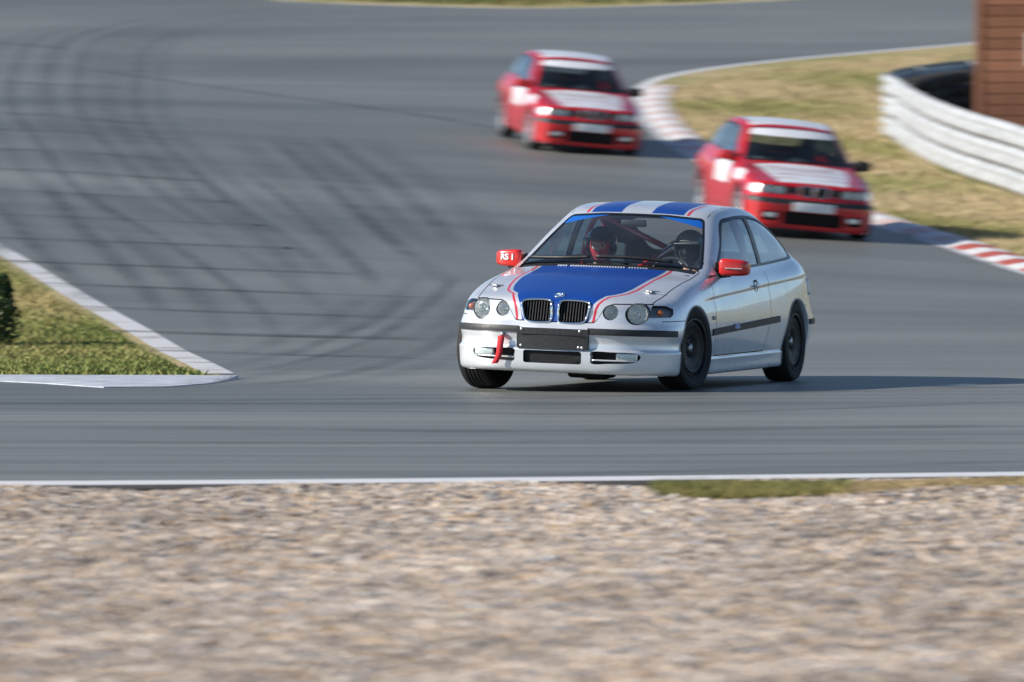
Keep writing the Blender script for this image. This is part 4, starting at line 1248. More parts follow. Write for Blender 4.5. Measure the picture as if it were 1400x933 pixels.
# ------------------------------------------------------------------ the silver car
def silver_car(loc, rotm, body):
    global CAST
    S = build_shell(shell_points('silver'), 4)
    # pressed steps: lower bumper and sill stand proud of the panels above
    v = S.V
    nose_w = (1 - sstep(-.36, -.28, v[:, 1]))
    d1 = .016 * (1 - sstep(.322, .336, v[:, 2])) * nose_w - .010 * np.exp(-((v[:, 2] - .385) / .040) ** 2) * nose_w
    sill_w = sstep(.30, .36, v[:, 1]) * (1 - sstep(2.40, 2.46, v[:, 1])) * (np.abs(v[:, 0]) > .6)
    d2 = .010 * (1 - sstep(.256, .268, v[:, 2])) * sill_w
    # waist fold: panel tucks in under the shoulder line
    zf = .70 + .048 * (v[:, 1] - .4)
    fold = sstep(.1, .5, v[:, 1]) * (1 - sstep(2.9, 3.1, v[:, 1])) * (np.abs(v[:, 0]) > .6)
    d3 = .007 * sstep(-.012, .012, v[:, 2] - zf) * (1 - sstep(.06, .16, v[:, 2] - zf)) * fold
    S.V = v + S.N * (d1 + d2 + d3)[:, None]
    S.N = S.vnormals()
    CAST = Caster(S)
    root = empty('race_car'); root.matrix_world = Matrix.Translation(loc) @ rotm
    B = body
    X, Y, Z = (lambda V: V[:, 0]), (lambda V: V[:, 1]), (lambda V: V[:, 2])
    BW, ZW, RA = (0.012, 2.735), .310, .346
    # wheel openings
    for bw in BW:
        S.cut(lambda V: np.hypot(Y(V) - bw, Z(V) - ZW) - RA, where={'tub'}, neg='hole', mask=lambda c: abs(c[0]) > .5)
    # windscreen
    scr = [(0, .940), (.30, .936), (.56, .922), (.685, .905), (.700, .914), (.605, 1.12), (.545, 1.235), (.528, 1.262), (.50, 1.276), (.25, 1.295), (0, 1.298)]
    scr = np.array(scr + [(-x, z) for x, z in scr[-2:0:-1]])
    scr_sd = lambda V: sd_poly(np.stack([X(V), Z(V)], 1), scr)
    S.cut(lambda V: scr_sd(V), where={'screen', 'roof', 'side', 'hood'}, neg='screen_seal', mask=lambda c: c[1] < 1.45 and c[2] > .86)
    S.cut(lambda V: scr_sd(V) + .012, where={'screen_seal'}, neg='screen_glass')
    # arched blue sun strip at the top of the screen
    S.cut(lambda V: Z(V) - (1.292 - .085 * np.clip((np.abs(X(V)) - .14) / .40, 0, 1.2) ** 1.2), where={'screen_glass'}, pos='sun_strip')
    # side glass
    dlo = spline([(.83, .895), (1.10, 1.085), (1.36, 1.250), (1.55, 1.284), (1.80, 1.297), (2.05, 1.294), (2.30, 1.272), (2.52, 1.225), (2.70, 1.155), (2.84, 1.070), (2.925, .995), (2.91, .962), (2.5, .940), (2.0, .920), (1.4, .902)], 5, True)
    dlo_sd = lambda V: sd_poly(np.stack([Y(V), Z(V)], 1), dlo)
    S.cut(dlo_sd, where={'side', 'tub', 'roof'}, neg='side_frame', mask=lambda c: abs(c[0]) > .45 and c[2] > .85)
    S.cut(lambda V: dlo_sd(V) + .020, where={'side_frame'}, neg='side_glass')
    pil = lambda V: np.abs(Y(V) - (1.945 - .06 * (Z(V) - 1.1))) - .040
    S.cut(pil, where={'side_glass'}, neg='side_frame')
    S.cut(lambda V: Y(V) - 1.945, where={'side_glass'}, neg='side_glass_front', pos='side_glass_rear')
    # hatch glass
    hat = np.array(rrect(-.50, .50, .985, 1.255, .05))
    S.cut(lambda V: sd_poly(np.stack([X(V), Z(V)], 1), hat), where={'hatch'}, neg='hatch_glass', mask=lambda c: c[1] > 2.6)
    # bonnet shut line (plan on the bonnet, front view on the nose)
    def hoodline(V):
        x = np.abs(X(V))
        return x - chain(Y(V), [(-.60, .655), (-.5, .668), (-.3, .690), (0, .708), (.3, .712), (.6, .705)])
    def noseline(V):
        x = np.abs(X(V))
        return chain(x, [(0, .525), (.298, .528), (.325, .56), (.352, .61), (.385, .652), (.43, .668), (.70, .671)]) - Z(V)
    S.cut(lambda V: hoodline(V), where={'hood'}, neg='bonnet')
    S.cut(lambda V: noseline(V), where={'tub'}, neg='bonnet', mask=lambda c: c[1] < -.45 and c[2] > .50 and abs(c[0]) < .68)
    for fn, wh in ((hoodline, {'bonnet', 'hood'}),):
        S.cut(lambda V: np.abs(fn(V)) - .004, where=wh, neg='shut_line')
    S.cut(lambda V: np.abs(noseline(V)) - .004, where={'bonnet', 'tub'}, neg='shut_line', mask=lambda c: c[1] < -.45 and .50 < c[2] < .70 and abs(c[0]) < .68)
    S.cut(lambda V: scr_sd(V) - .030, where={'bonnet', 'hood', 'screen', 'shut_line'}, neg='cowl', mask=lambda c: c[1] > .3 and c[2] < .955 and abs(c[0]) < .69)
    # doors
    door = np.array([(.50, .275), (.505, .84), (.60, .88), (.80, .90), (1.98, .97), (2.005, .80), (1.99, .55), (1.93, .42), (1.86, .275)])
    dsd = lambda V: sd_poly(np.stack([Y(V), Z(V)], 1), door)
    S.cut(dsd, where={'tub'}, neg='door', mask=lambda c: abs(c[0]) > .6)
    S.cut(lambda V: np.abs(dsd(V)) - .004, where={'tub', 'door'}, neg='shut_line', mask=lambda c: abs(c[0]) > .6 and c[2] < .875)
    S.cut(lambda V: np.abs(Z(V) - .262) - .003, where={'tub'}, neg='shut_line', mask=lambda c: abs(c[0]) > .6 and .33 < c[1] < 2.45)
    # bumper / wing joint
    S.cut(lambda V: np.abs(Z(V) - (.552 + .02 * (Y(V) + .3))) - .003, where={'tub'}, neg='shut_line', mask=lambda c: abs(c[0]) > .66 and -.52 < c[1] < -.1)
    S.cut(lambda V: np.abs(Z(V) - .60) - .003, where={'tub'}, neg='shut_line', mask=lambda c: c[1] > 2.95)
    # roof joint lines
    S.cut(lambda V: np.abs(np.abs(X(V)) - .535) - .003, where={'roof'}, neg='shut_line', mask=lambda c: abs(c[0]) > .5)
    # front bumper: rubber strip, openings
    zc = lambda V: .463 - .004 * np.clip((Y(V) + .78) / .4, 0, 1)
    S.cut(lambda V: np.abs(Z(V) - zc(V)) - .021, where={'tub'}, neg='strip', mask=lambda c: c[1] < -.30)
    S.cut(lambda V: np.abs(X(V)) - .262, where={'strip'}, neg='tub')
    S.cut(lambda V: .832 - np.abs(X(V)), where={'strip'}, neg='tub', mask=lambda c: abs(c[0]) > .80)
    S.cut(lambda V: np.abs(Z(V) - .47) - .02, where={'tub'}, neg='rear_strip', mask=lambda c: c[1] > 3.08)
    cen = np.array(rrect(-.222, .222, .222, .315, .012))
    S.cut(lambda V: sd_poly(np.stack([X(V), Z(V)], 1), cen), where={'tub'}, neg='intake', mask=lambda c: c[1] < -.5)
    fog = spline([(.300, .320), (.45, .320), (.58, .318), (.632, .305), (.640, .28), (.610, .252), (.55, .240), (.42, .234), (.300, .230), (.292, .275)], 4, True)
    S.cut(lambda V: sd_poly(np.stack([np.abs(X(V)), Z(V)], 1), fog), where={'tub'}, neg='fog_intake', mask=lambda c: c[1] < -.45)
    # lamps
    lamps = [(.595, .600, .079, 'lamp'), (.412, .606, .056, 'lamp')]
    for (l0, z0, r0, nm) in lamps:
        S.cut(lambda V: np.hypot(np.abs(X(V)) - l0, Z(V) - z0) - r0, where={'tub', 'bonnet', 'hood', 'shut_line'}, neg=nm, mask=lambda c: c[1] < -.35)
    # flat top of the big lamp: the bonnet edge covers it
    ind = np.array([(.672, .575), (.672, .663), (.745, .662), (.790, .640), (.800, .600), (.790, .578)])
    S.cut(lambda V: sd_poly(np.stack([np.abs(X(V)), Z(V)], 1), ind), where={'tub', 'shut_line'}, neg='indicator', mask=lambda c: c[1] < -.28)
    # kidneys
    kid = spline([(.030, .535), (.026, .60), (.032, .665), (.060, .682), (.14, .684), (.225, .678), (.258, .662), (.256, .62), (.240, .560), (.215, .528), (.15, .518), (.06, .520)], 5, True)
    S.cut(lambda V: sd_poly(np.stack([np.abs(X(V)), Z(V)], 1), kid), where={'bonnet', 'tub'}, neg='kidney', mask=lambda c: c[1] < -.55)
    # livery: blue bonnet with red edge lines; striped roof
    Lr = lambda V: np.where(Y(V) > -.60, chain(Y(V), [(-.66, .335), (-.60, .375), (-.53, .43), (-.45, .468), (-.3, .502), (-.1, .522), (.2, .530), (.6, .535)]),
                            chain(Z(V), [(.50, .296), (.56, .305), (.62, .315), (.66, .330), (.69, .352), (.72, .385)]))
    S.cut(lambda V: np.abs(X(V)) - Lr(V), where={'bonnet'}, neg='b_red')
    S.cut(lambda V: np.abs(X(V)) - (Lr(V) - .020), where={'b_red'}, neg='b_gap')
    S.cut(lambda V: np.abs(X(V)) - (Lr(V) - .046), where={'b_gap'}, neg='b_blue')
    S.cut(lambda V: np.abs(X(V)) - .408, where={'roof'}, neg='r_red')
    S.cut(lambda V: np.abs(X(V)) - .385, where={'r_red'}, neg='r_gap')
    S.cut(lambda V: np.abs(X(V)) - .365, where={'r_gap'}, neg='r_blue')
    S.cut(lambda V: np.abs(X(V)) - .118, where={'r_blue'}, neg='r_mid')
    mm = {k: 'paint_silver' for k in ('tub', 'hood', 'screen', 'side', 'roof', 'hatch', 'bonnet', 'door', 'b_gap', 'r_gap', 'r_mid')}
    mm.update(b_red='paint_stripe_red', b_blue='paint_blue', r_red='paint_stripe_red', r_blue='paint_blue', cowl='black_plastic',
              screen_seal='black_trim', side_frame='black_trim', shut_line='gap_dark', strip='black_plastic', rear_strip='black_plastic')
    S.part('body_shell', {'tub', 'hood', 'screen', 'side', 'hatch'}, mm, root, matrix=B)
    S.part('bonnet', {'bonnet', 'b_gap', 'b_red', 'b_blue'}, mm, root, matrix=B)['label'] = 'blue bonnet centre with red edge lines'
    S.part('roof', {'roof', 'r_gap', 'r_red', 'r_blue', 'r_mid'}, mm, root, matrix=B)['label'] = 'roof with two broad blue stripes'
    for sg in (1, -1):
        d = S.part('door', {'door'}, mm, root, matrix=B, cond=lambda c: c[0] * sg > 0)
        # handle and key recess
        h, n = CAST.left(1.66, .775, sg)
        R3 = frame_from(n)
        m = MB(); m.lathe([(0, -.008), (.040, -.004), (.046, .001), (.046, -.004)], 20, R=R3, c=h)
        m.build('handle_recess', 'black_plastic', d)
        m = MB(); m.box(h + n * .022, (.020, .155, .026), R=frame_from(n), bev=.008); m.build('door_handle', 'paint_silver', d)
        # side moulding
        V, F = [], []
        for i in range(25):
            b = .40 + (2.20 - .40) * i / 24; z = .452 + .058 * i / 24
            for (dz, off) in ((-.026, .001), (-.022, .012), (.022, .012), (.026, .001)):
                hh, nn = CAST.left(b, z + dz, sg); p = hh + nn * off; V.append(p)
        for i in range(24):
            for k in range(3):
                a = 4 * i + k; F.append((a, a + 1, a + 5, a + 4))
        F.append((0, 1, 2, 3)); F.append((99, 98, 97, 96))
        if sg < 0: F = [f[::-1] for f in F]
        mesh_obj('side_moulding', V, F, 'black_plastic', d, smooth=False)
        h, n = CAST.left(1.02, .485, sg)
        m = MB(); R3 = frame_from(n)
        tri = [(-.085, -.010), (-.045, .010), (-.01, .030), (.02, .018), (.05, .012), (.085, -.014), (.03, -.020), (-.03, -.018)]
        m.add([h + n * .0145 + R3 @ Vector((0, y * sg, z)) for y, z in tri], [tuple(range(8))]); m.build('sponsor_sticker', 'badge_blue', d, smooth=False)
        # thin trim line along the flank
        t = MB(); pts = []
        for i in range(20):
            b = .40 + (3.12 - .40) * i / 19; z = .700 + .128 * i / 19
            hh, nn = CAST.left(b, z, sg); pts.append(hh + nn * .002)
        t.tube(pts, .0035, 6); t.build('trim_line', 'steel', root, matrix=B)
        h, n = CAST.left(.425, .560, sg)
        m = MB(); m.box(h + n * .004, (.008, .07, .028), R=frame_from(n), bev=.003); m.build('side_repeater', 'lamp_grey', root, matrix=B)
        # side windows
        for nm, tg in (('door_window', 'side_glass_front'), ('quarter_window', 'side_glass_rear')):
            S.part(nm, {tg}, {tg: 'glass_side'}, root, off=-.004, matrix=B, cond=lambda c: c[0] * sg > 0)
        S.part('window_frame', {'side_frame'}, mm, root, off=.002, matrix=B, cond=lambda c: c[0] * sg > 0)
    S.part('windscreen', {'screen_glass'}, {'screen_glass': 'glass_screen'}, root, off=-.003, matrix=B)
    for sg in (1, -1): S.part('sun_strip', {'sun_strip'}, {'sun_strip': 'sun_strip'}, root, off=-.002, matrix=B, cond=lambda c: c[0] * sg > 0)['label'] = 'blue sun strip in the top corner of the windscreen'
    S.part('screen_seal', {'screen_seal'}, mm, root, off=.001, matrix=B)
    S.part('scuttle', {'cowl'}, mm, root, off=-.012, matrix=B)
    S.part('hatch_window', {'hatch_glass'}, {'hatch_glass': 'glass_dark'}, root, off=-.003, matrix=B)
    S.islands('shut_line', {'shut_line'}, mm, root, off=-.006, matrix=B)
    # rubber strips, slightly proud
    for tg, nm in (('strip', 'bumper_strip'), ('rear_strip', 'rear_bumper_strip')):
        for sg in (1, -1):
            V, N, F, T = S.sub({tg}, lambda c: c[0] * sg > 0)
            if not F: continue
            W, G = V + N * .012, list(F)
            ed = {}
            for f in F:
                for q in range(len(f)):
                    i, j = f[q], f[(q + 1) % len(f)]; ed.setdefault((min(i, j), max(i, j)), []).append((i, j))
            VV = list(W); GG = list(G)
            for k, l in ed.items():
                if len(l) == 1:
                    i, j = l[0]; b = len(VV); VV += [W[i], W[j], V[j] - N[j] * .004, V[i] - N[i] * .004]; GG.append((b, b + 3, b + 2, b + 1))
            o = mesh_obj(nm, VV, GG, 'black_plastic', root, matrix=B); o.data.set_sharp_from_angle(angle=math.radians(45))
    # recesses: intakes
    def recess(tags, depth, nm, floor_mat, wall_mat, cond=None, vec=(0, 1, 0)):
        dv = np.array(vec) * depth
        V, F, W, G = S.walls(tags, dv, cond=cond)
        if not F: return None
        o = mesh_obj(nm, list(V + dv) + list(W), [tuple(f) for f in F] + [tuple(i + len(V) for i in g) for g in G], [floor_mat, wall_mat], root, [0] * len(F) + [1] * len(G), False, None, B)
        return o
    ik = recess({'intake'}, .07, 'lower_intake', 'cavity', 'black_plastic'); ik['label'] = 'central lower air intake'
    m = MB()
    for i in range(36):    # diamond mesh
        for s in (-1, 1):
            x0 = -.30 + i * .018
            p0, p1 = (x0, .224), (x0 + s * .09, .314)
            q = [(max(-.219, min(.219, x)), z) for x, z in (p0, p1)]
            if abs(p0[0]) > .222 and abs(p1[0]) > .222: continue
            h = CAST.front(0, .27)[0].y
            m.tube([(q[0][0], h + .025 + .012 * (q[0][0] / .22) ** 2, p0[1]), (q[1][0], h + .025 + .012 * (q[1][0] / .22) ** 2, p1[1])], .0022, 4)
    m.build('intake_mesh', 'black_plastic', ik, smooth=False)
    for sg in (1, -1):
        fk = recess({'fog_intake'}, .06, 'side_intake', 'cavity', 'paint_silver', cond=lambda c: c[0] * sg > 0)
        hh, nn = CAST.front(sg * .545, .288)
        R3 = frame_from(Vector((sg * .25, -1, 0)))
        m = MB(); m.box(hh + Vector((0, .032, 0)), (.03, .155, .050), R=R3, bev=.008); fl = m.build('fog_lamp', 'reflector', fk)
        m = MB(); m.box(hh + Vector((0, .010, 0)), (.006, .158, .053), R=R3, bev=.003); m.build('fog_lens', 'glass_lamp', fk)
        t = MB(); pts = []
        for i in range(12):
            l = .296 + (.62 - .296) * i / 11; h2 = CAST.front(sg * l, .262)[0]
            pts.append(h2 + Vector((0, .010, -.004)))
        t.tube(pts, .006, 6); t.build('intake_blade', 'paint_silver', fk)
    # lamps
    for sg in (1, -1):
        for (l0, z0, r0, nm) in lamps:
            big = r0 > .07
            hh, nn = CAST.front(sg * l0, z0)
            ax = Vector((sg * (.16 if big else .10), -1, .02)).normalized()
            R3 = frame_from(ax)
            c = hh - ax * .022
            bz = MB(); bz.lathe([(r0 * .93, -.07), (r0 * .96, .0), (r0 * 1.0, .010), (r0 * 1.03, .002), (r0 * 1.02, -.05)], 36, R=R3, c=c)
            lamp = bz.build('headlamp' if big else 'main_beam_lamp', 'lamp_grey', root, matrix=B)
            rf = MB(); rf.lathe([(.0, -.085), (r0 * .25, -.080), (r0 * .55, -.060), (r0 * .80, -.030), (r0 * .93, .0)], 14, R=R3, c=c)
            rf.V = [tuple(Vector(q) + ax * random.uniform(-.007, .007)) for q in rf.V]; rf.build('reflector', 'reflector', lamp, smooth=False)
            if True:
                bl = MB(); bl.ellipsoid(c - ax * .050, (.013, .016, .016) if big else (.010, .012, .010), 14, 10); bl.build('bulb_cover', 'chrome', lamp)
            rad = r0 * .96
            ln = MB(); ln.lathe([(rad, .004), (rad * .92, .010), (rad * .7, .015), (rad * .4, .018), (.0005, .019)], 36, R=R3, c=c); ln.build('lens', 'glass_lamp', lamp)
        V, N, F, T = S.sub({'indicator'}, lambda c: c[0] * sg > 0)
        o = mesh_obj('indicator', V - N * .028, F, 'lamp_grey', root, normals=N, matrix=B)
        mesh_obj('lens', V + N * .001, F, 'glass_lamp', o, normals=N)
        hh, nn = CAST.front(sg * .735, .618)
        m = MB(); m.ellipsoid(hh - nn * .022, (.030, .018, .024), 14, 10); m.build('amber_bulb', 'amber', o)
    # kidney grilles
    for sg in (1, -1):
        V, N, F, T = S.sub({'kidney'}, lambda c: c[0] * sg > 0)
        kk = recess({'kidney'}, .055, 'kidney_grille', 'cavity', 'black_trim', cond=lambda c: c[0] * sg > 0)
        pts = []
        for (l, z) in kid:
            h2 = CAST.front(sg * l, z)[0]; pts.append(h2 + Vector((0, -.003, 0)))
        r = MB(); r.tube(pts, .0095, 8, closed=True); r.build('chrome_surround', 'chrome', kk)
        slat = MB(); done = None
        for i in range(10):
            l = .047 + i * .0215
            inside = [z for z in np.linspace(.515, .69, 60) if sd_poly(np.array([[l, z]]), kid)[0] < -.004]
            if not inside: continue
            z0, z1 = min(inside), max(inside)
            a, b2 = CAST.front(sg * l, z0)[0], CAST.front(sg * l, z1)[0]
            m = MB(); mid = (a + b2) / 2 + Vector((0, .022, 0))
            dv = (b2 - a)
            m.box((0, 0, 0), (.007, .03, dv.length), bev=0)
            sl = m.build('slat', 'black_plastic', kk, smooth=False)
            sl.location = mid; sl.rotation_euler = (-math.atan2(dv.y, dv.z), 0, 0)
    # bonnet badge: ring, quartered disc
    hh, nn = CAST.front(0, .716)
    hh, nn = CAST.top(0, -.64)
    R3 = frame_from(nn, Vector((0, 0, 1)))
    m = MB(); m.lathe([(.042, .0), (.042, .006), (.038, .008), (.028, .008), (.027, .006)], 32, R=R3, c=hh); bd = m.build('badge', 'chrome', root, matrix=B); bd['label'] = 'round bonnet badge'
    for q in range(4):
        m = MB(); P = [hh + nn * .0068]
        for k in range(9):
            a = math.pi / 2 * (q + k / 8); P.append(hh + nn * .0068 + R3 @ Vector((0, .027 * math.cos(a), .027 * math.sin(a))))
        m.add(P, [(0, k, k + 1) for k in range(1, 9)]); m.build('badge_quarter', 'paint_white' if q % 2 else 'badge_blue', bd, smooth=False)
    # bonnet pins
    for sg in (1, -1):
        hh, nn = CAST.top(sg * .595, -.30)
        R3 = frame_from(nn)
        m = MB(); m.lathe([(0, .006), (.030, .005), (.032, .0)], 18, R=R3, c=hh); m.lathe([(0, .020), (.007, .020), (.007, .0)], 10, R=R3, c=hh)
        m.tube([hh + nn * .014 + Vector((-.055 * sg, .0, 0)), hh + nn * .015, hh + nn * .012 + Vector((.06 * sg, .012, 0))], .0045, 6)
        m.build('bonnet_pin', 'steel', root, matrix=B)
    # scuttle vent slots: pale dashes at the bonnet's rear edge
    for i in range(34):
        l = -.34 + i * .68 / 33
        if i in (4, 26): continue
        hh, nn = CAST.top(l, .355 + .045 * (l / .34) ** 2)
        m = MB(); m.box(hh + nn * .003, (.004, .012, .018), R=frame_from(nn)); m.build('vent_slot', 'paint_white', root, smooth=False, matrix=B)
    # number plate holder
    hh, nn = CAST.front(0, .40)
    m = MB(); 
    V, F = [], []
    nseg = 12
    for i in range(nseg + 1):
        l = -.272 + .544 * i / nseg
        dy = .045 * (l / .272) ** 2 * .25
        for (z, y) in ((.330, 0), (.330, -.022), (.478, -.022), (.478, 0)):
            V.append((l, hh.y - .006 + dy + y, z))
    for i in range(nseg):
        for k in range(4):
            F.append((4 * i + k, 4 * i + (k + 1) % 4, 4 * i + 4 + (k + 1) % 4, 4 * i + 4 + k))
    F += [(3, 2, 1, 0), tuple(4 * nseg + k for k in range(4))]
    ph = mesh_obj('plate_holder', V, F, 'black_plastic', root, smooth=False, matrix=B)
    for (l, z) in ((-.235, .465), (.21, .463), (-.235, .345), (.205, .345), (.232, .343)):
        m = MB(); m.lathe([(0, .003), (.010, .003), (.012, 0)], 12, R=frame_from(Vector((0, -1, 0))), c=(l, hh.y - .026 + .008 * (l / .27) ** 2, z)); m.build('screw', 'steel', ph)
    m = MB(); m.box((0, hh.y - .029, .432), (.50, .004, .004)); m.build('holder_rib', 'black_trim', ph, smooth=False)
    # tow strap on the car's right
    hh, nn = CAST.front(-.385, .42)
    m = MB(); m.lathe([(0, .03), (.016, .028), (.018, -.02)], 12, R=frame_from(Vector((0, -1, 0))), c=hh); st = m.build('tow_eye', 'steel', root, matrix=B)
    V, F = [], []
    path = [(-.390, .41, -.038), (-.388, .38, -.046), (-.392, .345, -.050), (-.394, .30, -.052), (-.402, .262, -.050), (-.418, .232, -.046), (-.432, .205, -.042)]
    for (l, z, dy) in path:
        for s in (-1, 1): V.append((l + s * .024, hh.y + dy, z + s * .003)); V.append((l + s * .024, hh.y + dy + .006, z + s * .003))
    for i in range(len(path) - 1):
        a = 4 * i; F += [(a, a + 2, a + 6, a + 4), (a + 1, a + 5, a + 7, a + 3), (a, a + 4, a + 5, a + 1), (a + 2, a + 3, a + 7, a + 6)]
    F.append((0, 1, 3, 2)); n4 = 4 * (len(path) - 1); F.append((n4, n4 + 2, n4 + 3, n4 + 1))
    tsm = mesh_obj('tow_strap', V, F, 'strap_red', st); tsm['label'] = 'red fabric tow strap'
    # front lip blade and under tray
    V, F = [], []
    n = 40
    for i in range(n + 1):
        t = -1 + 2 * i / n
        l = t * .79
        y = chain(abs(l), [(0, -.735), (.27, -.723), (.5, -.69), (.685, -.575), (.76, -.46), (.80, -.36)])
        k = 1 - .05 * abs(t)
        zt = .182 - .008 * sstep(.45, .75, abs(l)) 
        V += [(l, y - .022, zt - .010 - .014 * sstep(.42, .62, abs(l))), (l, y - .004, zt + .022), (l, y + .12, zt - .004)]
    for i in range(n):
        for k in range(2): a = 3 * i + k; F.append((a, a + 3, a + 4, a + 1))
        a = 3 * i; F.append((a, a + 2, a + 5, a + 3))
    o = mesh_obj('front_lip', V, F, 'paint_silver', root, matrix=B); o.data.set_sharp_from_angle(angle=math.radians(35))
    m = MB(); m.box((0, 1.30, .17), (1.45, 3.6, .02)); m.box((.16, -.30, .145), (.30, .30, .07), bev=.03); m.build('under_tray', 'cavity', root, smooth=False, matrix=B)
    # wipers
    for (p0, p1, p2) in (((-.12, .42), (-.36, .445), (-.63, .56)), ((.50, .50), (.22, .445), (-.08, .43))):
        w = MB(); P = []
        for (l, b) in (p0, p1, p2):
            h = CAST.top(l, b + .06)[0]; P.append(h + Vector((0, -.02, .030)))
        pts = [Vector(v) for v in spline([tuple(p) for p in P], 8)]
        w.tube(pts, .013, 6)
        wo = w.build('wiper', 'black_plastic', root, matrix=B)
        bl = MB(); bl.tube([p + Vector((0, .012, -.008)) for p in pts[2:]], .007, 6); bl.build('wiper_blade', 'rubber', wo)
    # mirrors
    mirror(root, B, -1, 'mirror_red', text=('RS 1', .062, .0022, .0, .004), b=.80, z=.940, l=.862)['label'] = 'red door mirror lettered RS 1'
    mirror(root, B, 1, 'mirror_red', text=('Race-Reception.nl', .017, .0003, .01, -.006), b=.80, z=.930, l=.900)['label'] = 'red door mirror with tiny white lettering'
    # arches and wheels
    for bw in BW:
        wheel_house(S, root, B, bw, ZW, RA + .02)
        arch_lip(S, None, root, B, 'paint_silver', bw, ZW, RA)
    st_a = math.radians(-9)
    make_wheel(root, (.755, 0, .306), 1, 'rim_black', steer=st_a)
    make_wheel(root, (-.755, 0, .306), -1, 'rim_black', steer=st_a)
    make_wheel(root, (.755, 2.725, .306), 1, 'rim_black')
    make_wheel(root, (-.755, 2.725, .306), -1, 'rim_black')
    # tail lamp and exhaust
    for sg in (1, -1):
        V, F = [], []
        m = MB(); h, n = CAST.left(3.20, .74, sg); m.box(h + n * .002, (.02, .16, .13), R=frame_from(n), bev=.02); m.V = [(v[0] - sg * .012, v[1] + .04, v[2]) for v in m.V]; m.build('tail_lamp', 'reflector', root, matrix=B)
    m = MB(); m.tube([(-.45, 3.30, .22), (-.45, 3.52, .22)], .03, 14); m.build('exhaust', 'steel', root, matrix=B)
    # interior
    mi = {k: 'lining' for k in mm}
    S.part('interior_lining', {'roof', 'r_gap', 'r_red', 'r_blue', 'r_mid', 'side', 'screen', 'hatch', 'side_frame'}, mi, root, off=-.022, matrix=B, flip=True)
    m = MB(); m.box((0, 1.9, .20), (1.5, 2.9, .02)); m.box((0, .66, .74), (1.42, .36, .22), bev=.05); m.box((0, .52, .84), (1.36, .30, .06), bev=.02)
    for sg in (-1, 1):
        m.box((sg * .77, 1.5, .56), (.03, 1.9, .62)); m.box((sg * .60, 2.75, .62), (.30, .95, .5), bev=.06)
    m.box((0, 3.1, .60), (1.2, .05, .6))
    m.build('dashboard', 'lining', root, smooth=False, matrix=B)['label'] = 'dark dashboard and cabin floor'
    for l in (.36, -.36): seat(root, B, l, 1.40)
    # roll cage
    cg = MB()
    hoop = [(sg * x, 1.98, z) for sg, x, z in ((1, .66, .25), (1, .66, .80), (1, .62, 1.10), (1, .52, 1.27), (1, .30, 1.315), (-1, .30, 1.315), (-1, .52, 1.27), (-1, .62, 1.10), (-1, .66, .80), (-1, .66, .25))]
    cg.tube(spline(hoop, 4), .022, 10)
    cg.tube([(-.52, 1.98, 1.27), (.62, 1.98, .76)], .022, 10)
    for sg in (1, -1):
        cg.tube([(sg * .52, 1.98, 1.26), (sg * .50, 3.0, .62)], .020, 10)
        cg.tube([(sg * .66, 1.98, .72), (sg * .67, .64, .40)], .020, 10)
    cg.build('roll_cage', 'cage_red', root, matrix=B)
    b2 = MB(); b2.tube([(.07, .96, .86), (.07, 1.98, 1.04)], .027, 12)
    b2.build('cage_brace', 'cage_red', root, matrix=B)['label'] = 'red diagonal cage brace behind the windscreen'
    # steering wheel
    sw = MB(); Rs = Matrix.Rotation(math.radians(-24), 3, 'X')
    pts = [Rs @ Vector((.165 * math.cos(a), 0, .165 * math.sin(a))) + Vector((.36, .95, .825)) for a in np.linspace(0, 2 * math.pi, 36, endpoint=False)]
    sw.tube(pts, .015, 8, closed=True)
    for a in (0, math.pi, -math.pi / 2):
        sw.tube([Vector((.36, .95, .825)), Rs @ Vector((.165 * math.cos(a), 0, .165 * math.sin(a))) + Vector((.36, .95, .825))], .012, 6)
    sw.tube([Vector((.36, .95, .825)), Vector((.36, .72, .80))], .03, 10)
    sw.build('steering_wheel', 'black_plastic', root, matrix=B)
    m = MB(); m.box((0, 1.16, 1.225), (.20, .03, .055), bev=.015); m.build('rear_view_mirror', 'black_plastic', root, matrix=B)
    return root

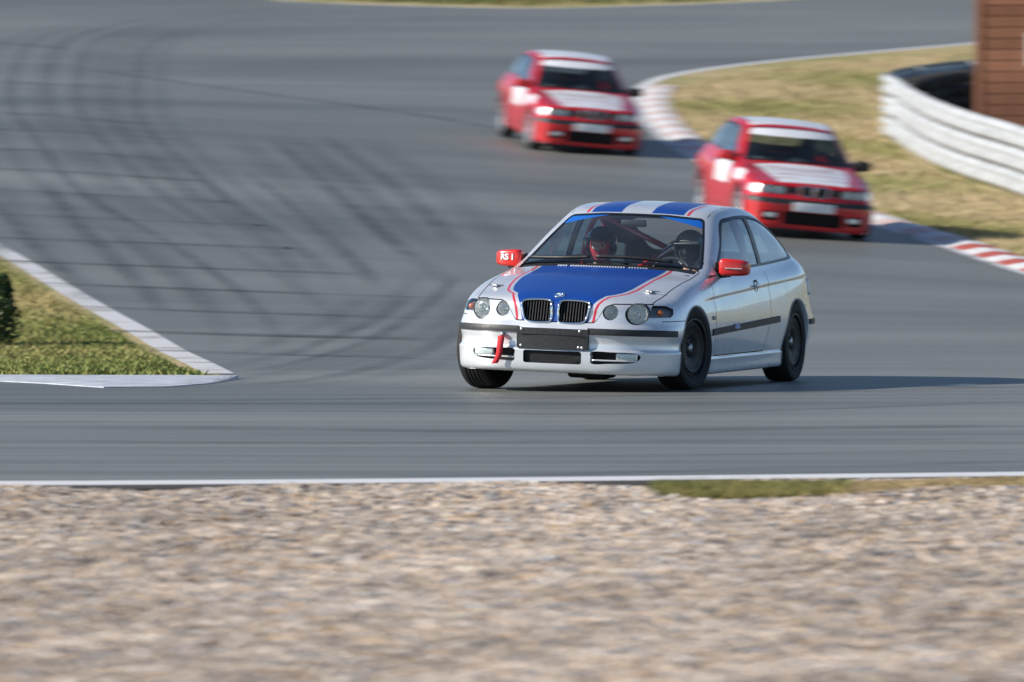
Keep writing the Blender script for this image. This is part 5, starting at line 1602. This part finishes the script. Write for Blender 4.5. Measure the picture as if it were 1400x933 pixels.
# ------------------------------------------------------------------ people
def person(mat_world, label, driver, look):
    """seated figure, one skinned body with clothing children; seat-space like car space"""
    me = bpy.data.meshes.new('person')
    bl = 1.60
    pts = {'pelvis': (0, bl + .12, .44, .150), 'waist': (0, bl + .18, .60, .140), 'chest': (0, bl + .22, .78, .155), 'upper': (0, bl + .235, .90, .125), 'neck': (0, bl + .225, .975, .062), 'skull0': (look[0] * .2, bl + .20, 1.03, .075), 'skull': (look[0] * .4, bl + .19, 1.09, .092)}
    E = [('pelvis', 'waist'), ('waist', 'chest'), ('chest', 'upper'), ('upper', 'neck'), ('neck', 'skull0'), ('skull0', 'skull')]
    for s, n in ((1, 'l'), (-1, 'r')):
        pts['sh' + n] = (s * .185, bl + .215, .885, .070)
        if driver:
            el, wr, hd = (s * .27, bl - .06, .72, .046), (s * .185, bl - .42, .86, .034), (s * .165, bl - .50, .905, .036)
        else:
            el, wr, hd = (s * .26, bl + .03, .66, .046), (s * .14, bl - .17, .56, .034), (s * .10, bl - .24, .545, .036)
        pts['el' + n], pts['wr' + n], pts['hd' + n] = el, wr, hd
        pts['hip' + n] = (s * .10, bl + .02, .45, .105); pts['kn' + n] = (s * .14, bl - .44, .60, .072); pts['an' + n] = (s * .13, bl - .72, .30, .050); pts['to' + n] = (s * .13, bl - .88, .31, .04)
        E += [('upper', 'sh' + n), ('sh' + n, 'el' + n), ('el' + n, 'wr' + n), ('wr' + n, 'hd' + n), ('pelvis', 'hip' + n), ('hip' + n, 'kn' + n), ('kn' + n, 'an' + n), ('an' + n, 'to' + n)]
        # fingers curl round the rim or rest on the lap
        hx, hy, hz, _ = hd
        for k in range(4):
            f0, f1, f2 = f'f{k}a{n}', f'f{k}b{n}', f'f{k}c{n}'
            dz = (k - 1.5) * .020
            pts[f0] = (hx - s * .012, hy - .035, hz + dz, .0095); pts[f1] = (hx - s * .03, hy - .058 + abs(k - 1) * .004, hz + dz - .004, .0088); pts[f2] = (hx - s * .048, hy - .045, hz + dz - .010, .008)
            E += [('hd' + n, f0), (f0, f1), (f1, f2)]
        pts['t0' + n] = (hx - s * .03, hy + .004, hz + .035, .011); pts['t1' + n] = (hx - s * .05, hy - .022, hz + .045, .0095)
        E += [('hd' + n, 't0' + n), ('t0' + n, 't1' + n)]
    names = list(pts); ix = {n: i for i, n in enumerate(names)}
    me.from_pydata([pts[n][:3] for n in names], [(ix[a], ix[b]) for a, b in E], [])
    o = bpy.data.objects.new('person', me); COL.objects.link(o)
    sk = o.modifiers.new('skin', 'SKIN'); ss = o.modifiers.new('sub', 'SUBSURF'); ss.levels = 2; ss.render_levels = 2
    if not me.skin_vertices: me.skin_vertices.new(name='')
    for i, n in enumerate(names):
        r = pts[n][3]; me.skin_vertices[0].data[i].radius = (r * 1.05, r * .9) if n in ('chest', 'upper', 'waist', 'pelvis') else (r, r)
    me.skin_vertices[0].data[ix['pelvis']].use_root = True
    dg = bpy.context.evaluated_depsgraph_get(); dg.update()
    nm = bpy.data.meshes.new_from_object(o.evaluated_get(dg)); nm.name = 'person'
    o.modifiers.clear(); o.data = nm; bpy.data.meshes.remove(me)
    for mname in ('suit_dark', 'skin', 'glove', 'suit_light'): nm.materials.append(MATS[mname])
    for p in nm.polygons:
        c = p.center; p.use_smooth = True
        if c.z > .955 and abs(c.x) < .15: p.material_index = 1
        elif min((Vector(pts['hd' + n][:3]) - c).length for n in 'lr') < .075: p.material_index = 2
        elif not driver and .80 < c.z < .955 and abs(c.x) > .06: p.material_index = 3
    o.matrix_world = mat_world
    tag(o, label, 'person')
    # head with face, in its own hood and helmet
    hc = Vector((look[0], bl + .155, 1.115)); Rl = Matrix.Rotation(look[1], 3, 'Z') @ Matrix.Rotation(look[2], 3, 'X')
    def headf(p):
        q = Vector(p)
        if q.z < 0: q.x *= 1 + .22 * q.z; q.y *= 1 + .10 * q.z
        return q
    hd = MB(); hd.ellipsoid(hc, (.076, .098, .118), 28, 20, R=Rl, f=headf)
    face = hd.build('head', 'skin' if not driver else 'suit_dark', o)
    def at(x, y, z): return hc + Rl @ Vector((x, y, z))
    nz = MB(); nz.ellipsoid(at(0, -.098, -.012), (.014, .020, .026), 12, 10, R=Rl); nz.build('nose', 'skin', face)
    for s in (-1, 1):
        e = MB(); e.ellipsoid(at(s * .031, -.083, .012), (.013, .010, .008), 12, 8, R=Rl); e.build('eye', 'eye_dark', face)
    mo = MB(); mo.ellipsoid(at(0, -.088, -.060), (.026, .008, .006), 12, 8, R=Rl); mo.build('mouth', 'balaclava_red' if not driver else 'suit_dark', face)
    # balaclava: open at the eyes
    bal = Surf(np.array(hd.V), hd.F, ['cloth'] * len(hd.F))
    Ri = Rl.inverted()
    loc = np.array([tuple(Ri @ (Vector(v) - hc)) for v in bal.V])
    def eyehole(V):
        L = np.array([tuple(Ri @ (Vector(v) - hc)) for v in V])
        return np.where(L[:, 1] < 0, np.maximum(np.abs(L[:, 0]) - .056, np.abs(L[:, 2] - .010) - .026), 1.0)
    bal.cut(eyehole, neg='open')
    bal.part('balaclava', {'cloth'}, {'cloth': 'balaclava_red' if not driver else 'suit_dark'}, o, off=.006)
    # open face helmet
    hm = MB(); hm.ellipsoid(hc + Vector((0, .012, .012)), (.124, .146, .144), 40, 28, R=Rl)
    H = Surf(np.array(hm.V), hm.F, ['shell'] * len(hm.F))
    def opening(V):
        L = np.array([tuple(Ri @ (Vector(v) - hc)) for v in V])
        lo = -.14
        q = np.maximum(np.abs(L[:, 0]) - .112, np.maximum(L[:, 2] - .056, lo - L[:, 2]))
        return np.where(L[:, 1] < -.02, q, 1.0)
    H.cut(opening, neg='open')
    H.cut(lambda V: V[:, 2] - (hc.z - .115), where={'shell'}, neg='open')
    hl = H.part('helmet', {'shell'}, {'shell': 'helmet_black' if not driver else 'helmet_grey'}, o)
    so = hl.modifiers.new('thick', 'SOLIDIFY'); so.thickness = .018; so.offset = -1
    pk = MB()
    for i in range(13):
        a = math.radians(-60 + 10 * i)
        for (r, z) in ((.150, .070), (.205 if driver else .19, .052)):
            p = Vector((.86 * r * math.sin(a), -r * math.cos(a), z)); pk.V.append(tuple(hc + Rl @ p))
    pk.F = [(2 * i, 2 * i + 1, 2 * i + 3, 2 * i + 2) for i in range(12)]; pk.M = [0] * 12
    po = pk.build('helmet_peak', 'helmet_black' if not driver else 'helmet_grey', hl); sp = po.modifiers.new('thick', 'SOLIDIFY'); sp.thickness = .006
    return o

# ------------------------------------------------------------------ the red cars
RED_CACHE = {}
def red_shell():
    S = build_shell(shell_points('red'), 3)
    cast = Caster(S)
    X, Y, Z = (lambda V: V[:, 0]), (lambda V: V[:, 1]), (lambda V: V[:, 2])
    for bw in (0.0, 2.70):
        S.cut(lambda V: np.hypot(Y(V) - bw, Z(V) - .31) - .335, where={'tub'}, neg='hole', mask=lambda c: abs(c[0]) > .5)
    scr = [(0, .908), (.30, .906), (.56, .898), (.685, .890), (.70, .90), (.60, 1.12), (.548, 1.245), (.53, 1.275), (.50, 1.288), (.25, 1.305), (0, 1.308)]
    scr = np.array(scr + [(-x, z) for x, z in scr[-2:0:-1]])
    ssd = lambda V: sd_poly(np.stack([X(V), Z(V)], 1), scr)
    S.cut(ssd, where={'screen', 'roof', 'side', 'hood'}, neg='screen_seal', mask=lambda c: c[1] < 1.45 and c[2] > .86)
    S.cut(lambda V: ssd(V) + .012, where={'screen_seal'}, neg='screen_glass')
    S.cut(lambda V: Z(V) - (1.205 + .004 * X(V)), where={'screen_glass'}, pos='banner')
    dlo = spline([(.80, .900), (1.05, 1.075), (1.30, 1.255), (1.50, 1.294), (1.80, 1.305), (2.05, 1.303), (2.35, 1.282), (2.58, 1.230), (2.76, 1.13), (2.87, 1.03), (2.86, .965), (2.5, .948), (2.0, .934), (1.4, .915)], 5, True)
    dsd = lambda V: sd_poly(np.stack([Y(V), Z(V)], 1), dlo)
    S.cut(dsd, where={'side', 'tub', 'roof'}, neg='side_frame', mask=lambda c: abs(c[0]) > .45 and c[2] > .85)
    S.cut(lambda V: dsd(V) + .020, where={'side_frame'}, neg='side_glass')
    S.cut(lambda V: np.abs(Y(V) - 1.92) - .04, where={'side_glass'}, neg='side_frame')
    S.cut(lambda V: Y(V) - 1.92, where={'side_glass'}, neg='side_glass_front', pos='side_glass_rear')
    hat = np.array(rrect(-.50, .50, .985, 1.265, .05))
    S.cut(lambda V: sd_poly(np.stack([X(V), Z(V)], 1), hat), where={'hatch'}, neg='hatch_glass', mask=lambda c: c[1] > 2.6)
    S.cut(lambda V: np.abs(X(V)) - .700, where={'hood'}, neg='bonnet')
    S.cut(lambda V: np.abs(np.abs(X(V)) - .700) - .003, where={'hood', 'bonnet'}, neg='shut_line')
    door = np.array([(.70, .28), (.72, .90), (.80, .93), (1.95, .96), (1.97, .80), (1.96, .55), (1.90, .42), (1.84, .28)])
    do = lambda V: sd_poly(np.stack([Y(V), Z(V)], 1), door)
    S.cut(do, where={'tub'}, neg='door', mask=lambda c: abs(c[0]) > .6)
    S.cut(lambda V: np.abs(do(V)) - .004, where={'tub', 'door'}, neg='shut_line', mask=lambda c: abs(c[0]) > .6 and c[2] < .93)
    # white race panels on wing and door
    for (b0, b1, z0, z1) in ((-.06, .40, .665, .80), (.82, 1.70, .56, .86)):
        sq = np.array(rrect(b0, b1, z0, z1, .02))
        S.cut(lambda V: sd_poly(np.stack([Y(V), Z(V)], 1), sq), where={'tub', 'door'}, neg={'tub': 'wing_panel', 'door': 'door_panel'}, mask=lambda c: abs(c[0]) > .6)
    # bumper strip, rear strip
    S.cut(lambda V: np.abs(Z(V) - .480) - .028, where={'tub'}, neg='strip', mask=lambda c: c[1] < -.28)
    S.cut(lambda V: .808 - np.abs(X(V)), where={'strip'}, neg='tub', mask=lambda c: abs(c[0]) > .77)
    S.cut(lambda V: np.abs(Z(V) - .48) - .028, where={'tub'}, neg='rear_strip', mask=lambda c: c[1] > 3.08)
    for (l0, l1, z0, z1, nm) in ((-.385, .385, .195, .360, 'intake'),):
        pq = np.array(rrect(l0, l1, z0, z1, .02)); S.cut(lambda V: sd_poly(np.stack([X(V), Z(V)], 1), pq), where={'tub'}, neg=nm, mask=lambda c: c[1] < -.5)
    fq = np.array(rrect(.43, .65, .225, .345, .015)); S.cut(lambda V: sd_poly(np.stack([np.abs(X(V)), Z(V)], 1), fq), where={'tub'}, neg='fog_intake', mask=lambda c: c[1] < -.5)
    # lamp band: headlamp panes, centre grille with kidneys, corner lamps
    lp = np.array(rrect(.345, .672, .562, .672, .012)); S.cut(lambda V: sd_poly(np.stack([np.abs(X(V)), Z(V)], 1), lp), where={'tub'}, neg='headlamp', mask=lambda c: c[1] < -.5)
    cl = np.array([(.684, .565), (.684, .672), (.765, .664), (.788, .60), (.790, .568)]); S.cut(lambda V: sd_poly(np.stack([np.abs(X(V)), Z(V)], 1), cl), where={'tub'}, neg='corner_lamp', mask=lambda c: -.62 < c[1] < -.33)
    gr = np.array(rrect(.195, .338, .575, .668, .012)); S.cut(lambda V: sd_poly(np.stack([np.abs(X(V)), Z(V)], 1), gr), where={'tub'}, neg='grille_panel', mask=lambda c: c[1] < -.5)
    kd = spline([(.018, .575), (.016, .62), (.020, .668), (.045, .682), (.10, .684), (.158, .680), (.180, .664), (.178, .62), (.165, .575), (.14, .558), (.09, .552), (.04, .556)], 4, True)
    S.cut(lambda V: sd_poly(np.stack([np.abs(X(V)), Z(V)], 1), kd), where={'tub'}, neg='kidney', mask=lambda c: c[1] < -.5)
    # white block with thin red lines on the bonnet and the roof
    blk = lambda V: np.maximum(np.abs(X(V)) - chain(Y(V), [(-.62, .44), (-.2, .52), (.4, .58)]), np.abs(Y(V) + .10) - .52)
    S.cut(blk, where={'bonnet'}, neg='b_white')
    for yy in (-.40, -.22, -.03, .16, .29):
        S.cut(lambda V: np.abs(Y(V) - yy) - .018, where={'b_white'}, neg='b_line')
    S.cut(lambda V: np.maximum(np.abs(X(V)) - .52, np.abs(Y(V) - 1.93) - .66), where={'roof'}, neg='r_white')
    return S, cast, kd

def red_car(loc, rotm, body, label, steer=0.0, first=None, passenger=False):
    global CAST
    if 'S' not in RED_CACHE: RED_CACHE['S'] = red_shell()
    S, cast, kd = RED_CACHE['S']; CAST = cast
    root = empty('race_car'); root.matrix_world = Matrix.Translation(loc) @ rotm
    tag(root, label, 'car', 'red race cars following the silver one')
    if 'proto' in RED_CACHE:
        def cp(src, par):
            for ch in src.children:
                c = ch.copy(); COL.objects.link(c); c.parent = par; cp(ch, c)
        cp(RED_CACHE['proto'], root); return root
    RED_CACHE['proto'] = root
    B = body
    mm = {k: 'paint_red' for k in ('tub', 'hood', 'screen', 'side', 'roof', 'hatch', 'bonnet', 'door', 'b_line')}
    mm.update(b_white='paint_white', r_white='paint_white', wing_panel='paint_white', door_panel='paint_white', banner='paint_white', screen_seal='black_trim', side_frame='black_trim',
              shut_line='gap_dark', strip='black_plastic', rear_strip='black_plastic', grille_panel='black_plastic')
    S.part('body_shell', {'tub', 'hood', 'screen', 'side', 'hatch', 'wing_panel'}, mm, root, matrix=B)
    S.part('bonnet', {'bonnet', 'b_white', 'b_line'}, mm, root, matrix=B)['label'] = 'red bonnet with white striped block'
    S.part('roof', {'roof', 'r_white'}, mm, root, matrix=B)
    S.part('screen_banner', {'banner'}, mm, root, off=.001, matrix=B)['label'] = 'white banner across the top of the windscreen'
    S.part('windscreen', {'screen_glass'}, {'screen_glass': 'glass_tint'}, root, off=-.003, matrix=B)
    S.part('screen_seal', {'screen_seal'}, mm, root, off=.001, matrix=B)
    S.part('hatch_window', {'hatch_glass'}, {'hatch_glass': 'glass_dark'}, root, off=-.003, matrix=B)
    S.islands('shut_line', {'shut_line'}, mm, root, off=-.006, matrix=B)
    for sg in (1, -1): S.part('grille_panel', {'grille_panel'}, mm, root, off=-.008, matrix=B, cond=lambda c: c[0] * sg > 0)
    for tg, nm in (('strip', 'bumper_strip'), ('rear_strip', 'rear_bumper_strip')):
        S.part(nm, {tg}, mm, root, off=.010, matrix=B)
    for sg in (1, -1):
        cond = lambda c: c[0] * sg > 0
        d = S.part('door', {'door', 'door_panel'}, mm, root, matrix=B, cond=cond)
        h, n = CAST.left(1.78, .80, sg); m = MB(); m.box(h + n * .018, (.02, .15, .026), R=frame_from(n), bev=.008); m.build('door_handle', 'black_plastic', d)
        for nm, tg in (('door_window', 'side_glass_front'), ('quarter_window', 'side_glass_rear')):
            S.part(nm, {tg}, {tg: 'glass_side'}, root, off=-.004, matrix=B, cond=cond)
        S.part('window_frame', {'side_frame'}, mm, root, off=.002, matrix=B, cond=cond)
        # headlamp: glass pane over two round lamps
        V, N, F, T = S.sub({'headlamp'}, cond)
        hl = mesh_obj('headlamp', V - N * .050, F, 'lamp_grey', root, normals=N, matrix=B)
        mesh_obj('lens', V, F, 'glass_lamp', hl, normals=N)
        for (l0, r0) in ((.585, .050), (.440, .050)):
            h, n = CAST.front(sg * l0, .617); ax = Vector((sg * .08, -1, .03)).normalized()
            m = MB(); m.lathe([(0, -.01), (r0 * .5, 0), (r0 * .85, .022), (r0, .034), (r0 * 1.06, .028)], 24, R=frame_from(ax), c=h - ax * .045); m.build('reflector', 'reflector', hl)
        V, N, F, T = S.sub({'corner_lamp'}, cond)
        if F: mesh_obj('corner_lamp', V + N * .001, F, 'reflector', root, normals=N, matrix=B)
        V, N, F, T = S.sub({'kidney'}, cond)
        k = mesh_obj('kidney_grille', V - N * .03, F, 'cavity', root, normals=N, matrix=B)
        pts = [CAST.front(sg * l, z)[0] + Vector((0, -.004, 0)) for l, z in kd]
        m = MB(); m.tube(pts, .008, 6, closed=True); m.build('chrome_surround', 'chrome', k)
        for i in range(7):
            l = .034 + i * .0215
            h = CAST.front(sg * l, .62)[0]; m = MB(); m.box(h + Vector((0, .015, 0)), (.007, .02, .11)); m.build('slat', 'black_plastic', k, smooth=False)
        V, N, F, T = S.sub({'fog_intake'}, cond)
        fk = mesh_obj('side_intake', V - N * .03, F, 'cavity', root, normals=N, matrix=B)
        h, n = CAST.front(sg * .53, .295); m = MB(); m.box(h + Vector((0, .014, 0)), (.13, .02, .06), bev=.006); m.build('fog_lamp', 'reflector', fk)
        mirror(root, B, sg, 'paint_red' if sg < 0 else 'black_plastic', b=.76, z=.925, l=.895)
        h, n = CAST.left(3.15, .72, sg); m = MB(); m.box(h + n * .002, (.02, .2, .15), R=frame_from(n), bev=.02); m.build('tail_lamp', 'mirror_red', root, matrix=B)
        seat(root, B, sg * .36, 1.52)
    V, N, F, T = S.sub({'intake'})
    mesh_obj('lower_intake', V - N * .05, F, 'cavity', root, normals=N, matrix=B)
    h, n = CAST.front(0, .43)
    m = MB(); m.box((0, h.y - .026, .425), (.52, .012, .112), bev=.004); m.build('number_plate', 'sign_white', root, matrix=B)['label'] = 'white front number plate'
    V, F = [], []
    n = 30
    for i in range(n + 1):
        t = -1 + 2 * i / n; l = t * .77
        y = chain(abs(l), [(0, -.715), (.3, -.705), (.51, -.685), (.695, -.61), (.76, -.46), (.785, -.37)])
        V += [(l, y - .02, .140), (l, y - .002, .178), (l, y + .12, .150)]
    for i in range(n):
        for k in range(2): a = 3 * i + k; F.append((a, a + 3, a + 4, a + 1))
    mesh_obj('front_lip', V, F, 'paint_red', root, matrix=B)
    m = MB(); m.box((0, 1.30, .19), (1.42, 3.6, .02)); m.build('under_tray', 'cavity', root, smooth=False, matrix=B)
    for bw in (0.0, 2.70):
        wheel_house(S, root, B, bw, .31, .355); arch_lip(S, None, root, B, 'paint_red', bw, .31, .335)
    for (l, b) in ((.735, 0), (-.735, 0), (.735, 2.70), (-.735, 2.70)):
        make_wheel(root, (l, b, .303), 1 if l > 0 else -1, 'rim_silver', R=.305, steer=steer if b == 0 else 0, spokes=7)
    mi = {k: 'lining' for k in mm}
    S.part('interior_lining', {'roof', 'r_white', 'side', 'screen', 'hatch', 'side_frame'}, mi, root, off=-.022, matrix=B, flip=True)
    m = MB(); m.box((0, 1.9, .22), (1.5, 2.9, .02)); m.box((0, .66, .74), (1.40, .36, .22), bev=.05)
    for sg in (-1, 1): m.box((sg * .75, 1.5, .56), (.03, 1.9, .62))
    m.box((0, 3.05, .60), (1.2, .05, .6)); m.build('dashboard', 'lining', root, smooth=False, matrix=B)
    w = MB()
    for (p0, p1) in (((-.12, .42), (-.58, .52)), ((.45, .48), (-.05, .42))):
        a, b = CAST.top(p0[0], p0[1] + .06)[0], CAST.top(p1[0], p1[1] + .06)[0]
        w = MB(); w.tube([a + Vector((0, -.02, .02)), b + Vector((0, -.02, .02))], .008, 6); w.build('wiper', 'black_plastic', root, matrix=B)
    cg = MB()
    hoop = [(sg * x, 1.98, z) for sg, x, z in ((1, .66, .25), (1, .66, .80), (1, .62, 1.10), (1, .52, 1.28), (1, .30, 1.325), (-1, .30, 1.325), (-1, .52, 1.28), (-1, .62, 1.10), (-1, .66, .80), (-1, .66, .25))]
    cg.tube(spline(hoop, 4), .022, 8); cg.build('roll_cage', 'lamp_grey', root, matrix=B)
    return root
# ------------------------------------------------------------------ put the cars on the track
def ground_frame(x, y, yaw):
    """car axes on the local slope: car faces -y rotated by yaw"""
    e = 0.7
    n = Vector((-(float(gz(x + e, y)) - float(gz(x - e, y))) / (2 * e), -(float(gz(x, y + 1.3 + e)) - float(gz(x, y + 1.3 - e))) / (2 * e), 1)).normalized()
    back = Vector((-math.sin(yaw), math.cos(yaw), 0)); back = (back - n * back.dot(n)).normalized()
    left = back.cross(n)
    return Matrix((left, back, n)).transposed().to_4x4()

def body_pose(dive, roll, drop=0.0):
    """body rotation on its springs: dive > 0 lowers the nose, roll > 0 lowers the car's left"""
    c = Vector((0, 1.36, .35))
    return Matrix.Translation(c + Vector((0, 0, -drop))) @ Matrix.Rotation(math.radians(dive), 4, 'X') @ Matrix.Rotation(math.radians(roll), 4, 'Y') @ Matrix.Translation(-c)

# silver car: front axle centre
SX, SY = 0.535, 50.0
S_ROT = ground_frame(SX, SY, math.radians(-18))
S_BODY = body_pose(0.5, 2.0, 0.0)
sl = Vector((SX, SY, float(gz(SX, SY)) + 0.004))
silver = silver_car(sl, S_ROT, S_BODY)
tag(silver, 'silver hatchback race car with blue bonnet and red mirrors leading the group', 'car')
MW = Matrix.Translation(sl) @ S_ROT @ S_BODY
person(MW @ Matrix.Translation((-.36, -.26, -.085)), 'passenger in black open helmet and red balaclava inside the silver car', False, (.0, math.radians(4), 0.0))
person(MW @ Matrix.Translation((.36, -.30, -.085)), 'driver in grey helmet and dark gloves at the silver car steering wheel', True, (.0, math.radians(-8), 0.0))

RB = body_pose(0.8, 2.2, 0.0)
def red_at(px, py, yaw, label, steer=0.0):
    g = ground_at(px, py)
    return red_car(Vector((g[0], g[1], float(gz(*g)) + .004)), ground_frame(g[0], g[1], math.radians(yaw)), RB, label, math.radians(steer))
red_at(1094, 323, 8.5, 'red hatchback with white windscreen banner just behind the silver car', 4)
red_at(796, 207, 9.0, 'red hatchback with white windscreen banner farthest back on the track', 4)
